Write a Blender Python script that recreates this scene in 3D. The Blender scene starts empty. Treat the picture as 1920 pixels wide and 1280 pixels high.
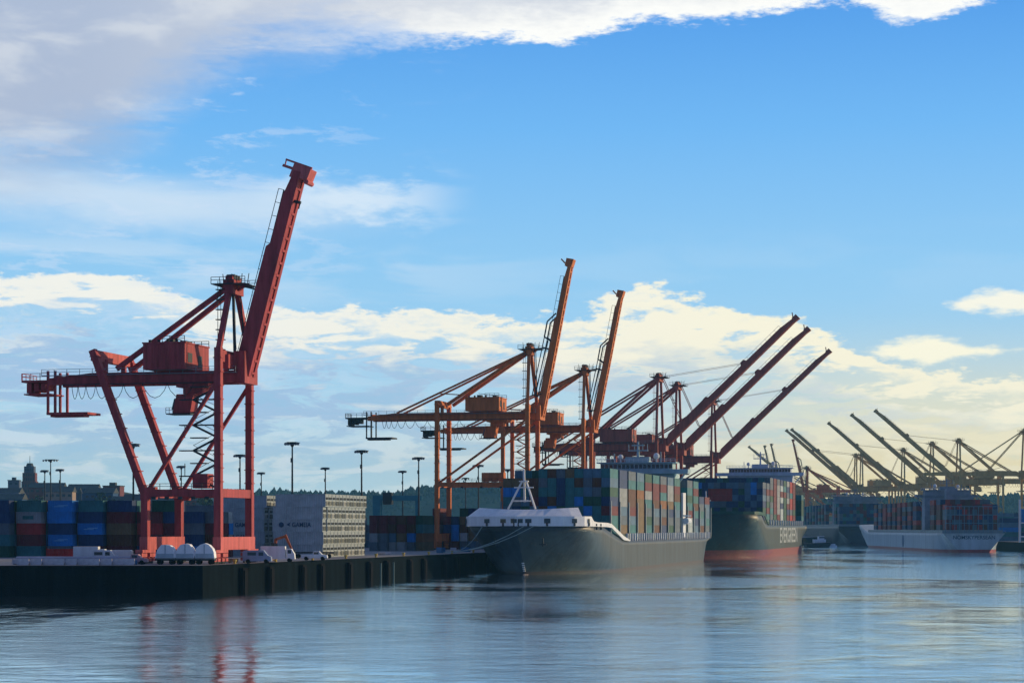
import bpy, math, random
from math import radians as R, sin, cos, pi
from mathutils import Vector, Matrix
random.seed(7)
S = bpy.context.scene
COL = S.collection
F = 3800.0
QN = math.hypot(918.0, F); QS = 918.0 / QN; QC = F / QN
QROT = -math.atan2(918.0, F)
# ------------------------------------------------------------------ camera
cam = bpy.data.cameras.new('camera'); camo = bpy.data.objects.new('camera', cam); COL.objects.link(camo)
camo.location = (0, 0, 12); camo.rotation_euler = (pi / 2, 0, 0)
cam.sensor_width = 36; cam.lens = F / 1920 * 36; cam.shift_y = 350 / 1920
cam.clip_start = 1; cam.clip_end = 20000
S.camera = camo
S.view_settings.view_transform = 'Standard'; S.view_settings.look = 'None'; S.view_settings.gamma = 1
S.view_settings.use_curve_mapping = False
S.view_settings.exposure = 0.15
# ------------------------------------------------------------------ sun
SUN_AZ, SUN_EL = 64.0, 13.0      # azimuth clockwise from +Y
sl = bpy.data.lights.new('sun', 'SUN'); sl.energy = 3.3; sl.angle = R(0.6); sl.color = (1.0, 0.74, 0.42)
so = bpy.data.objects.new('sun', sl); COL.objects.link(so)
sd = Vector((sin(R(SUN_AZ)) * cos(R(SUN_EL)), cos(R(SUN_AZ)) * cos(R(SUN_EL)), sin(R(SUN_EL))))
so.rotation_euler = sd.to_track_quat('Z', 'Y').to_euler(); so.location = (200, -100, 300)


def lin(c):
    return tuple(((v / 255) / 12.92 if v / 255 <= .04045 else ((v / 255 + .055) / 1.055) ** 2.4) for v in c)


class NT:
    """tiny helper to write shader maths"""
    def __init__(s, tree): s.t = tree; s.n = tree.nodes; s.l = tree.links
    def put(s, sock, v):
        if hasattr(v, 'is_output') or isinstance(v, bpy.types.NodeSocket): s.l.new(v, sock)
        else: sock.default_value = v
    def m(s, op, a, b=0.0, c=0.0, clamp=False):
        n = s.n.new('ShaderNodeMath'); n.operation = op; n.use_clamp = clamp
        s.put(n.inputs[0], a); s.put(n.inputs[1], b)
        if len(n.inputs) > 2: s.put(n.inputs[2], c)
        return n.outputs[0]
    def xyz(s, x, y, z):
        n = s.n.new('ShaderNodeCombineXYZ'); s.put(n.inputs[0], x); s.put(n.inputs[1], y); s.put(n.inputs[2], z); return n.outputs[0]
    def sep(s, v):
        n = s.n.new('ShaderNodeSeparateXYZ'); s.l.new(v, n.inputs[0]); return n.outputs
    def noise(s, vec, scale, detail=5, rough=.55, dist=0.0):
        n = s.n.new('ShaderNodeTexNoise'); s.l.new(vec, n.inputs['Vector'])
        n.inputs['Scale'].default_value = scale; n.inputs['Detail'].default_value = detail
        n.inputs['Roughness'].default_value = rough; n.inputs['Distortion'].default_value = dist
        return n.outputs['Fac']
    def sm(s, v, a, b, o0=0.0, o1=1.0):
        n = s.n.new('ShaderNodeMapRange'); n.interpolation_type = 'SMOOTHSTEP'
        s.put(n.inputs[0], v); s.put(n.inputs[1], a); s.put(n.inputs[2], b); s.put(n.inputs[3], o0); s.put(n.inputs[4], o1)
        return n.outputs[0]
    def lin(s, v, a, b, o0=0.0, o1=1.0):
        n = s.n.new('ShaderNodeMapRange'); n.clamp = True
        s.put(n.inputs[0], v); s.put(n.inputs[1], a); s.put(n.inputs[2], b); s.put(n.inputs[3], o0); s.put(n.inputs[4], o1)
        return n.outputs[0]
    def mix(s, f, a, b, mode='MIX'):
        n = s.n.new('ShaderNodeMix'); n.data_type = 'RGBA'; n.blend_type = mode
        s.put(n.inputs[0], f)
        for k, v in ((6, a), (7, b)):
            if isinstance(v, tuple): n.inputs[k].default_value = (*v[:3], 1)
            else: s.l.new(v, n.inputs[k])
        return n.outputs[2]
    def ramp(s, f, stops, interp='LINEAR'):
        n = s.n.new('ShaderNodeValToRGB'); n.color_ramp.interpolation = interp
        e = n.color_ramp.elements
        while len(e) > 1: e.remove(e[-1])
        e[0].position = stops[0][0]; e[0].color = (*stops[0][1], 1)
        for p, c in stops[1:]:
            x = e.new(p); x.color = (*c, 1)
        s.l.new(f, n.inputs[0]); return n.outputs[0]
    def curve(s, v, pts, x0, x1, y0, y1):
        """piecewise curve y(x) with real units"""
        f = s.lin(v, x0, x1)
        n = s.n.new('ShaderNodeFloatCurve'); s.l.new(f, n.inputs['Value'])
        cv = n.mapping.curves[0]
        P = [((x - x0) / (x1 - x0), (y - y0) / (y1 - y0)) for x, y in pts]
        cv.points[0].location = P[0]; cv.points[1].location = P[-1]
        for p in P[1:-1]: cv.points.new(*p)
        n.mapping.update()
        return s.m('MULTIPLY_ADD', n.outputs[0], (y1 - y0), y0)


# ------------------------------------------------------------------ sky and clouds (by direction)
W = bpy.data.worlds.new('World'); S.world = W; W.use_nodes = True
wt = W.node_tree; wt.nodes.clear(); q = NT(wt)
tc = wt.nodes.new('ShaderNodeTexCoord')
dx, dy, dz = q.sep(tc.outputs['Generated'])
az = q.m('ARCTAN2', dx, dy)
hor = q.m('SQRT', q.m('ADD', q.m('MULTIPLY', dx, dx), q.m('MULTIPLY', dy, dy)))
el = q.m('DIVIDE', dz, q.m('MAXIMUM', hor, .02))
X = q.m('MULTIPLY_ADD', az, 3.8, .96)          # azimuth, about 0..1.92 over the view
Y = q.m('MULTIPLY_ADD', el, -3.8, .99)         # falls with elevation, .99 = horizon
P1 = q.xyz(X, q.m('MULTIPLY', Y, 2.6), 0.0)
P2 = q.xyz(q.m('MULTIPLY', X, 1.0), q.m('MULTIPLY', Y, 5.0), 3.0)
n1 = q.noise(P1, 4.0, 7, .55, .3)              # billows
n2 = q.noise(P2, 2.2, 6, .55, .4)              # streaks
n3 = q.noise(P1, 14.0, 6, .6)
n4 = q.noise(q.xyz(q.m('MULTIPLY', X, 2.0), q.m('MULTIPLY', Y, 9.0), 9.0), 3.2, 6, .6, .5)
n5 = q.noise(P1, 38.0, 5, .65)
n4c = q.m('SUBTRACT', n4, .5); n5c = q.m('SUBTRACT', n5, .5)
n3c = q.m('SUBTRACT', n3, .5); n1c = q.m('SUBTRACT', n1, .5); n2c = q.m('SUBTRACT', n2, .5)
blue = q.ramp(q.lin(Y, -.3, .99), [(0, lin((58, 128, 210))), (.23, lin((78, 152, 228))), (.42, lin((108, 178, 238))), (.62, lin((142, 198, 238))),
                                  (.78, lin((158, 206, 236))), (.92, lin((186, 224, 236))), (1, lin((206, 228, 228)))])
skyt = wt.nodes.new('ShaderNodeTexSky'); skyt.sky_type = 'NISHITA'; skyt.sun_disc = False
skyt.sun_elevation = R(SUN_EL); skyt.sun_rotation = R(SUN_AZ)
# warm glow low on the right, where the sun is
warm = q.m('MULTIPLY', q.sm(X, .9, 1.75), q.sm(Y, .55, .93))
base = q.mix(q.m('MULTIPLY', warm, .92), blue, lin((246, 226, 168)))
# --- low cloud deck
top = q.curve(X, [(0, .505), (.2, .525), (.42, .56), (.6, .585), (.8, .585), (.95, .59), (1.1, .575), (1.24, .545), (1.35, .575), (1.5, .60), (1.63, .655), (1.75, .69), (1.92, .72)], 0, 1.92, .4, .8)
d1 = q.m('ADD', q.m('SUBTRACT', Y, top), q.m('ADD', q.m('MULTIPLY', n1c, .13), q.m('ADD', q.m('MULTIPLY', n3c, .08), q.m('MULTIPLY', n5c, .035))))
band = q.sm(d1, .0, .016)
# holes in the band on the right side and lower down
hole = q.sm(q.m('ADD', q.m('ADD', n4, q.m('MULTIPLY', n2c, .5)), q.m('MULTIPLY', n3c, .35)), .47, .57)
holes = q.m('MULTIPLY', hole, q.m('MULTIPLY', q.sm(d1, .015, .06), q.sm(Y, .88, .76)))
deck = q.m('MULTIPLY', band, q.m('SUBTRACT', 1.0, q.m('MULTIPLY', holes, .85)))
deck = q.m('MULTIPLY', deck, q.sm(Y, .99, .80, .35, 1.0))
shade = q.sm(q.m('ADD', d1, q.m('ADD', q.m('MULTIPLY', n2c, .22), q.m('MULTIPLY', n4c, .16))), .045, .12)
lit = q.mix(q.sm(X, .3, 1.7), lin((240, 240, 232)), lin((248, 242, 216)))
low = q.mix(q.sm(X, .5, 1.8), lin((162, 194, 226)), lin((208, 218, 216)))
low = q.mix(q.sm(Y, .74, .92), low, q.mix(q.sm(X, .6, 1.6), lin((176, 206, 222)), lin((250, 230, 174))))
light2 = q.m('MAXIMUM', q.sm(q.m('ADD', n4, q.m('MULTIPLY', n3c, .3)), .48, .60), q.sm(n2, .53, .64))
gap = q.m('MULTIPLY', q.sm(q.m('ADD', n4, q.m('MULTIPLY', n5c, .3)), .47, .36), q.sm(Y, .95, .80))
low = q.mix(q.m('MULTIPLY', gap, .5), low, q.mix(q.sm(X, .8, 1.7), lin((150, 196, 226)), lin((186, 214, 210))))
low = q.mix(q.m('MULTIPLY', light2, .8), low, q.mix(q.sm(X, .5, 1.7), lin((222, 230, 232)), lin((250, 240, 206))))
dcol = q.mix(shade, lit, low)
c1 = q.mix(deck, base, dcol)
# --- soft veils half way up on the left
v1 = q.m('MULTIPLY', q.sm(q.m('ADD', q.m('ABSOLUTE', q.m('SUBTRACT', q.m('ADD', Y, q.m('MULTIPLY', X, -.06)), .365)), q.m('MULTIPLY', n2c, -.12)), .075, .0), q.sm(q.m('ADD', X, q.m('MULTIPLY', n1c, .5)), .90, .35))
c2 = q.mix(q.m('MULTIPLY', v1, .72), c1, lin((214, 228, 240)))
v2 = q.m('MULTIPLY', q.sm(n2, .47, .62), q.m('MULTIPLY', q.sm(Y, .40, .50), q.sm(Y, .62, .52)))
c2 = q.mix(q.m('MULTIPLY', v2, q.sm(X, 1.3, .2, .1, .55)), c2, lin((206, 224, 240)))
v3 = q.m('MULTIPLY', q.sm(q.m('ADD', q.m('ABSOLUTE', q.m('SUBTRACT', Y, .375)), q.m('ADD', q.m('MULTIPLY', n3c, -.12), q.m('MULTIPLY', n4c, -.10))), .055, .0), q.sm(q.m('ABSOLUTE', q.m('SUBTRACT', X, .67)), .24, .02))
c2 = q.mix(q.m('MULTIPLY', v3, .85), c2, lin((214, 230, 244)))
v4 = q.m('MULTIPLY', q.sm(q.m('ADD', n4, q.m('MULTIPLY', n5c, .25)), .53, .66), q.m('MULTIPLY', q.sm(X, .95, .4), q.sm(Y, .0, .12)))
c2 = q.mix(q.m('MULTIPLY', v4, .38), c2, lin((206, 222, 242)))
# small puffs on the right
pf = q.m('ADD', q.m('ABSOLUTE', q.m('SUBTRACT', Y, .578)), q.m('MULTIPLY', q.m('MAXIMUM', q.m('SUBTRACT', 1.86, X), 0.0), .22))
c2 = q.mix(q.sm(q.m('ADD', pf, q.m('MULTIPLY', n3c, -.06)), .032, .012), c2, lin((246, 244, 228)))
pf2 = q.m('ADD', q.m('ABSOLUTE', q.m('SUBTRACT', Y, .665)), q.m('MULTIPLY', q.m('ABSOLUTE', q.m('SUBTRACT', 1.73, X)), .18))
c2 = q.mix(q.sm(q.m('ADD', pf2, q.m('MULTIPLY', n3c, -.06)), .034, .014), c2, lin((250, 246, 222)))
# --- high bank across the top
etop = q.curve(X, [(0, .385), (.18, .34), (.3, .25), (.44, .15), (.7, .09), (.9, .075), (1.1, .075), (1.2, .04), (1.35, .038), (1.5, .025), (1.58, .022), (1.68, .055), (1.76, .045), (1.86, .02), (1.92, -.0)], 0, 1.92, -.1, .4)
d2 = q.m('ADD', q.m('SUBTRACT', etop, Y), q.m('ADD', q.m('MULTIPLY', n1c, .07), q.m('ADD', q.m('MULTIPLY', n3c, .07), q.m('MULTIPLY', n5c, .04))))
soft = q.sm(X, .95, .15, .016, .16)
bank = q.sm(d2, q.m('MULTIPLY', soft, -.5), soft)
bank = q.m('MULTIPLY', bank, q.m('SUBTRACT', 1.0, q.m('MULTIPLY', q.sm(q.m('ADD', n2, q.m('MULTIPLY', n3c, .3)), .48, .62), q.sm(d2, .14, .0, 0.0, q.sm(X, 1.0, .4, 0.0, .8)))))
bl = q.mix(q.sm(X, .1, .8), lin((170, 184, 208)), lin((206, 212, 222)))
bl = q.mix(q.m('MULTIPLY', q.sm(n1, .45, .62), .5), bl, lin((222, 226, 230)))
bl = q.mix(q.m('MULTIPLY', q.sm(d2, .09, .01), q.sm(X, .4, 1.0)), bl, lin((250, 250, 246)))
c3 = q.mix(bank, c2, bl)
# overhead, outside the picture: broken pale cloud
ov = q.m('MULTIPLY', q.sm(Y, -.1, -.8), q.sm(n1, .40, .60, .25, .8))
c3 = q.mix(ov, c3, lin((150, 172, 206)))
# unseen sky behind camera and overhead: dark tone added to dim camera-facing sides
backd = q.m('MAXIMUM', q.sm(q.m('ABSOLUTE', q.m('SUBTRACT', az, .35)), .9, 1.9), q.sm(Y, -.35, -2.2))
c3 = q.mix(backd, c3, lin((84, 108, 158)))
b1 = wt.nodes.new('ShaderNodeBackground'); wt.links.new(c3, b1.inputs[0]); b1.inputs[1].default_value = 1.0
b2 = wt.nodes.new('ShaderNodeBackground'); wt.links.new(skyt.outputs[0], b2.inputs[0]); b2.inputs[1].default_value = .10
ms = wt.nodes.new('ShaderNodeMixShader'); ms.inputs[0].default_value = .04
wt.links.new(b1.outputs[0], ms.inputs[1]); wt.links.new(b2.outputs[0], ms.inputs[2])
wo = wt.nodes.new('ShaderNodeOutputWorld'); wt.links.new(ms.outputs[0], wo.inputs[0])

# ------------------------------------------------------------------ materials
MATS = {}


def mat(name, color, rough=.6, metal=0.0, var=.25, scale=.35, bump=0.0, streak=False, ribs=0.0, spec=.15):
    if name in MATS: return MATS[name]
    m = bpy.data.materials.new(name); m.use_nodes = True; t = m.node_tree; k = NT(t)
    b = t.nodes['Principled BSDF']
    tcn = t.nodes.new('ShaderNodeTexCoord'); o = tcn.outputs['Object']
    if streak:
        x, y, z = k.sep(o); vec = k.xyz(k.m('MULTIPLY', x, 1.0), k.m('MULTIPLY', y, 1.0), k.m('MULTIPLY', z, .12))
    else: vec = o
    f = k.noise(vec, scale, 6, .65)
    f = k.lin(f, .3, .7)
    dark = tuple(c * (1 - var) for c in color); lite = tuple(min(1, c * (1 + var * .6)) for c in color)
    g = k.noise(o, scale * 9, 3, .6)
    c = k.mix(f, dark, lite)
    c = k.mix(k.m('MULTIPLY', k.sm(g, .6, .75), var * .9), c, tuple(v * .35 + .02 for v in color))
    t.links.new(c, b.inputs['Base Color'])
    b.inputs['Roughness'].default_value = rough; b.inputs['Metallic'].default_value = metal
    b.inputs['Specular IOR Level'].default_value = spec
    h = None
    if ribs:
        x, y, z = k.sep(o)
        h = k.m('SINE', k.m('MULTIPLY', k.m('ADD', x, y), 2 * pi / ribs))
        bn = t.nodes.new('ShaderNodeBump'); bn.inputs['Strength'].default_value = .5; bn.inputs['Distance'].default_value = .05
        t.links.new(h, bn.inputs['Height']); t.links.new(bn.outputs[0], b.inputs['Normal'])
    elif bump:
        bn = t.nodes.new('ShaderNodeBump'); bn.inputs['Strength'].default_value = bump; bn.inputs['Distance'].default_value = .1
        t.links.new(g, bn.inputs['Height']); t.links.new(bn.outputs[0], b.inputs['Normal'])
    MATS[name] = m
    return m


CR = mat('crane_red_paint', (.39, .055, .06), .6, 0, .45, .8, streak=True)
CRL = mat('crane_faded_paint', (.58, .13, .12), .7, 0, .4, .9, streak=True)
CO = mat('crane_orange_paint', (.64, .18, .05), .6, 0, .4, .8, streak=True)
CM3 = mat('crane_brown_red_paint', (.40, .10, .07), .6, 0, .4, .8, streak=True)
CG = mat('crane_green_grey_paint', (.60, .42, .15), .55, 0, .3, .4, streak=True)
DARKM = mat('dark_steel', (.035, .045, .05), .55, .3)
GREYM = mat('galvanised_steel', (.22, .26, .28), .5, .5)
WHITE = mat('white_paint', (.72, .74, .74), .45, 0, .15, .8, streak=True)
GLASS = mat('dark_glass', (.02, .035, .04), .12, 0, .1, spec=.6)
CONC = mat('quay_concrete', (.26, .25, .25), .85, 0, .3, .15, bump=.4)
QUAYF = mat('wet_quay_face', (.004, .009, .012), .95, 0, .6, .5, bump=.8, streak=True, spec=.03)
RUBBER = mat('black_rubber', (.008, .009, .011), .9, spec=.05)
CCOL = {'dark blue': (.020, .055, .16), 'bright blue': (.02, .24, .66), 'teal': (.04, .20, .22), 'rust brown': (.16, .06, .035), 'maroon': (.16, .022, .035),
        'orange': (.36, .14, .05), 'pale grey': (.42, .45, .46), 'slate grey': (.12, .16, .20), 'dark green': (.02, .10, .065), 'red': (.42, .035, .04),
        'tan': (.26, .17, .085), 'white': (.46, .54, .55), 'blue grey': (.10, .20, .30), 'sea green': (.06, .24, .24)}


def cmat(c): return mat('container_' + c.replace(' ', '_'), tuple(v * (.62 if c in ('tan', 'orange', 'pale grey', 'sea green', 'rust brown') else .8) for v in CCOL[c]), .55, 0, .3, .45, ribs=.56)


# ------------------------------------------------------------------ mesh builder
class MB:
    def __init__(s): s.v = []; s.f = []; s.mi = []; s.cur = 0
    def poly(s, pts): # one face
        i = len(s.v); s.v += [tuple(p) for p in pts]; s.f.append(tuple(range(i, i + len(pts)))); s.mi.append(s.cur)
    def hexa(s, p): # 8 points: 4 bottom ccw, 4 top
        i = len(s.v); s.v += [tuple(a) for a in p]
        for f in ((3, 2, 1, 0), (4, 5, 6, 7), (0, 1, 5, 4), (1, 2, 6, 5), (2, 3, 7, 6), (3, 0, 4, 7)):
            s.f.append(tuple(i + k for k in f)); s.mi.append(s.cur)
        return s
    def box(s, x0, x1, y0, y1, z0, z1):
        s.hexa([(x0, y0, z0), (x1, y0, z0), (x1, y1, z0), (x0, y1, z0), (x0, y0, z1), (x1, y0, z1), (x1, y1, z1), (x0, y1, z1)])
        return s
    def beam(s, a, b, w, h=None, w2=None, h2=None, up=(0, 0, 1)):
        h = h or w; w2 = w2 or w; h2 = h2 or h
        a = Vector(a); b = Vector(b); d = (b - a).normalized(); u = Vector(up)
        if abs(d.dot(u)) > .95: u = Vector((1, 0, 0))
        r = d.cross(u).normalized(); n = r.cross(d).normalized()
        P = []
        for p, ww, hh in ((a, w, h), (b, w2, h2)):
            P += [p - r * ww / 2 - n * hh / 2, p + r * ww / 2 - n * hh / 2, p + r * ww / 2 + n * hh / 2, p - r * ww / 2 + n * hh / 2]
        s.hexa(P); return s
    def tube(s, a, b, r, n=8, r2=None):
        r2 = r if r2 is None else r2
        a = Vector(a); b = Vector(b); d = (b - a).normalized(); u = Vector((0, 0, 1)) if abs(d.z) < .95 else Vector((1, 0, 0))
        e = d.cross(u).normalized(); g = e.cross(d)
        i = len(s.v)
        for p, rr in ((a, r), (b, r2)):
            for k in range(n):
                t = 2 * pi * k / n; s.v.append(tuple(p + (e * cos(t) + g * sin(t)) * rr))
        for k in range(n):
            s.f.append((i + k, i + (k + 1) % n, i + n + (k + 1) % n, i + n + k)); s.mi.append(s.cur)
        s.f.append(tuple(i + k for k in reversed(range(n)))); s.mi.append(s.cur)
        s.f.append(tuple(i + n + k for k in range(n))); s.mi.append(s.cur)
        return s
    def rope(s, pts, r, n=5):
        for a, b in zip(pts, pts[1:]): s.tube(a, b, r, n)
        return s
    def rail(s, a, b, h=1.1, step=2.5, r=.05):
        a = Vector(a); b = Vector(b); n = max(1, int((b - a).length / step)); up = Vector((0, 0, h))
        for z in (.55, 1.0): s.beam(a + up * z, b + up * z, r * 2)
        for k in range(n + 1):
            p = a.lerp(b, k / n); s.beam(p, p + up, r * 2)
        return s
    def build(s, name, m, parent=None, smooth=False, **kw):
        me = bpy.data.meshes.new(name); me.from_pydata(s.v, [], s.f)
        ms_ = m if isinstance(m, list) else [m]
        for x in ms_: me.materials.append(x)
        if len(ms_) > 1: me.polygons.foreach_set('material_index', s.mi)
        if smooth: me.polygons.foreach_set('use_smooth', [True] * len(me.polygons))
        me.update()
        o = bpy.data.objects.new(name, me); COL.objects.link(o)
        if parent: o.parent = parent
        for k, v in kw.items(): o[k] = v
        return o


def thing(name, label, cat, loc, rz=0.0, group=None):
    o = bpy.data.objects.new(name, None); COL.objects.link(o); o.empty_display_size = .5
    o.location = loc; o.rotation_euler = (0, 0, rz); o['label'] = label; o['category'] = cat
    if group: o['group'] = group
    return o


def tag(o, label, cat, group=None):
    o['label'] = label; o['category'] = cat
    if group: o['group'] = group
    return o


def qp(v, u, z=0.0): return (v * QC + u * QS, -v * QS + u * QC, z)   # quay frame: v across towards water, u along, away
def UY(Yd, v): return (Yd + QS * v) / QC
def atpx(px, Yd, z=0.0): return ((px - 960) / F * Yd, Yd, z)         # a point at picture column px and distance Yd
def vu(px, Yd):
    x = (px - 960) / F * Yd; return (x * QC - Yd * QS, x * QS + Yd * QC)


GZ = 5.4   # quay surface above the water
HAND = {}


def text_mesh(txt, size, name, m, parent, loc, rot, sx=1.0):
    c = bpy.data.curves.new(name, 'FONT'); c.body = txt; c.size = size; c.align_x = 'CENTER'; c.align_y = 'CENTER'; c.offset = size * .012
    c.extrude = .01
    t = bpy.data.objects.new(name + '_src', c); COL.objects.link(t)
    bpy.context.view_layer.update()
    me = bpy.data.meshes.new_from_object(t.evaluated_get(bpy.context.evaluated_depsgraph_get()))
    me.name = name
    bpy.data.objects.remove(t); me.materials.clear(); me.materials.append(m)
    o = bpy.data.objects.new(name, me); COL.objects.link(o); o.parent = parent
    o.location = loc; o.rotation_euler = rot; o.scale = (sx, 1, 1)
    return o


# ------------------------------------------------------------------ setting: water, land, quays, hills
def structure(o): o['kind'] = 'structure'; return o


wb = MB(); wb.poly([(-4500, -300, 0), (4500, -300, 0), (4500, 3900, 0), (-4500, 3900, 0)])
wm = bpy.data.materials.new('harbour_water'); wm.use_nodes = True; k = NT(wm.node_tree); b = wm.node_tree.nodes['Principled BSDF']
tcn = wm.node_tree.nodes.new('ShaderNodeTexCoord'); o_ = tcn.outputs['Object']
x, y, z = k.sep(o_)
pat = k.noise(k.xyz(k.m('MULTIPLY', x, .011), k.m('MULTIPLY', y, .006), 0.0), 1.0, 5, .6, .8)
pat2 = k.noise(k.xyz(k.m('MULTIPLY', x, .05), k.m('MULTIPLY', y, .02), 4.0), 1.0, 4, .6)
ruf = k.sm(k.m('ADD', pat, k.m('MULTIPLY', k.m('SUBTRACT', pat2, .5), .3)), .40, .56)
b.inputs['Base Color'].default_value = (.60, .90, 1.0, 1); b.inputs['Metallic'].default_value = .97
b.inputs['IOR'].default_value = 1.5
wm.node_tree.links.new(k.m('MULTIPLY_ADD', ruf, .05, .02), b.inputs['Roughness'])
w1 = k.noise(k.xyz(k.m('MULTIPLY', x, .30), y, 0.0), .9, 4, .65); w2 = k.noise(k.xyz(k.m('MULTIPLY', x, .4), k.m('MULTIPLY', y, .9), 7.0), 3.5, 4, .7)
w3 = k.noise(k.xyz(k.m('MULTIPLY', x, .5), y, 3.0), .09, 3, .5)
w4 = k.noise(k.xyz(k.m('MULTIPLY', x, .13), k.m('MULTIPLY', y, .17), 5.0), 1.0, 5, .6, .3)
w5 = k.noise(k.xyz(k.m('MULTIPLY', x, .03), k.m('MULTIPLY', y, .035), 2.0), 1.0, 5, .6, .3)
fine = k.m('ADD', k.m('MULTIPLY', w1, .34), k.m('MULTIPLY', w2, .12))
hgt = k.m('ADD', k.m('MULTIPLY', fine, k.m('MULTIPLY_ADD', ruf, .20, .05)), k.m('ADD', k.m('MULTIPLY', w4, k.m('MULTIPLY_ADD', ruf, .16, .05)), k.m('ADD', k.m('MULTIPLY', w5, .30), k.m('MULTIPLY', w3, .05))))
bn = wm.node_tree.nodes.new('ShaderNodeBump'); bn.inputs['Distance'].default_value = 1.0
bn.inputs['Strength'].default_value = 1.0
wm.node_tree.links.new(hgt, bn.inputs['Height']); wm.node_tree.links.new(bn.outputs[0], b.inputs['Normal'])
structure(wb.build('water', wm))


def slab(name, pts, z0, z1, mtop, mface):
    mb = MB(); n = len(pts)
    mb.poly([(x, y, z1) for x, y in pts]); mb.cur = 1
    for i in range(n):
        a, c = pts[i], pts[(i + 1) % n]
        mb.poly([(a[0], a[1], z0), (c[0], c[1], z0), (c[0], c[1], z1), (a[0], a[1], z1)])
    return structure(mb.build(name, [mtop, mface]))


ca = atpx(380, 361); far = qp(-138.2, 2600)
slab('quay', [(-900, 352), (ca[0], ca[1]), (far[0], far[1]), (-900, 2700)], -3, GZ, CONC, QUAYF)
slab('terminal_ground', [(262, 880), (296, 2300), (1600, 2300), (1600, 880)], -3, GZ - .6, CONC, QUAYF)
LAND = mat('hill_scrub', (.05, .075, .045), .9, 0, .5, .01)
ground = MB(); ground.poly([(-4500, 2300, 3.0), (4500, 2300, 3.0), (4500, 3900, 3.0), (-4500, 3900, 3.0)])
structure(ground.build('land', LAND))


def ridge(name, Y0, depth, prof, m, amp, seed):
    rnd = random.Random(seed); mb = MB(); xs = [p[0] for p in prof]
    n = 160; rows = []
    def h(px):
        for (a, ha), (c, hc) in zip(prof, prof[1:]):
            if a <= px <= c:
                t = (px - a) / (c - a); t = t * t * (3 - 2 * t); return ha + (hc - ha) * t
        return prof[-1][1]
    def wob(px, j): return amp * (sin(px * .021 + j * 1.7) * .5 + sin(px * .053 + j) * .3 + sin(px * .13 + 2 * j) * .2)
    prs = [(0, 0), (.25, .45), (.55, .82), (1, 1), (1.5, .9), (2.4, .3), (3, 0)]
    for j, (dd, hh) in enumerate(prs):
        Yd = Y0 + depth * dd
        row = []
        for i in range(n + 1):
            px = xs[0] + (xs[-1] - xs[0]) * i / n
            H = max(0, h(px)) * hh
            row.append(((px - 960) / F * (Y0 + depth) + (dd - 1) * depth * .05, Yd, 3 + max(0, H + (wob(px, j) if 0 < hh else 0))))
        rows.append(row)
    i0 = 0
    for row in rows: mb.v += row
    w = n + 1
    for j in range(len(rows) - 1):
        for i in range(n):
            mb.f.append((j * w + i, j * w + i + 1, (j + 1) * w + i + 1, (j + 1) * w + i)); mb.mi.append(0)
    structure(mb.build(name, m, smooth=True))
    return h


# heights above z=3 at the crest distance
WOODM = mat('wooded_hill_green', (.035, .075, .05), .95, 0, .5, .02, bump=.5)
HY = 3300.0
hf = ridge('hill', HY - 300, 300, [(-700, 60), (100, 60), (440, 62), (520, 66), (640, 64), (740, 64), (800, 74), (940, 82), (1200, 70), (1500, 54), (1700, 56), (2000, 62), (2700, 60)], WOODM, 2.0, 1)
LY = 2150.0
hf2 = ridge('hill', LY - 400, 400, [(-800, 44), (-100, 46), (60, 50), (200, 50), (280, 42), (380, 36), (470, 22), (560, 0), (620, 0)], LAND, 1.2, 2)
# woods on the crest: one mass nobody could count
wd = MB(); rnd = random.Random(4)
for i in range(3600):
    px = rnd.uniform(455, 2050); dd = rnd.uniform(.25, 1.05)
    hh = hf(px) * (dd / .55 * .82 if dd < .55 else .82 + (min(dd, 1) - .55) / .45 * .18)
    H = rnd.uniform(4, 8) * (1.5 if rnd.random() < .04 else 1); r = H * rnd.uniform(.4, .8)
    x0 = (px - 960) / F * HY + (dd - 1) * 25; y0 = HY - 300 + 300 * dd
    wd.tube((x0, y0, hh - 1), (x0, y0, hh + 3 + H * .45), r, 6, r * .8)
    wd.tube((x0, y0, hh + 3 + H * .4), (x0 + rnd.uniform(-.6, .6), y0, hh + 3 + H), r * .75, 6, .3)
w_ = wd.build('woods', mat('conifer_green', (.03, .07, .045), .95, 0, .5, .05)); w_['kind'] = 'stuff'; w_['label'] = 'dense dark conifer woods along the distant ridge'

# ------------------------------------------------------------------ container cranes
NEARC = {'A': CR, 'B': CO}


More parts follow.
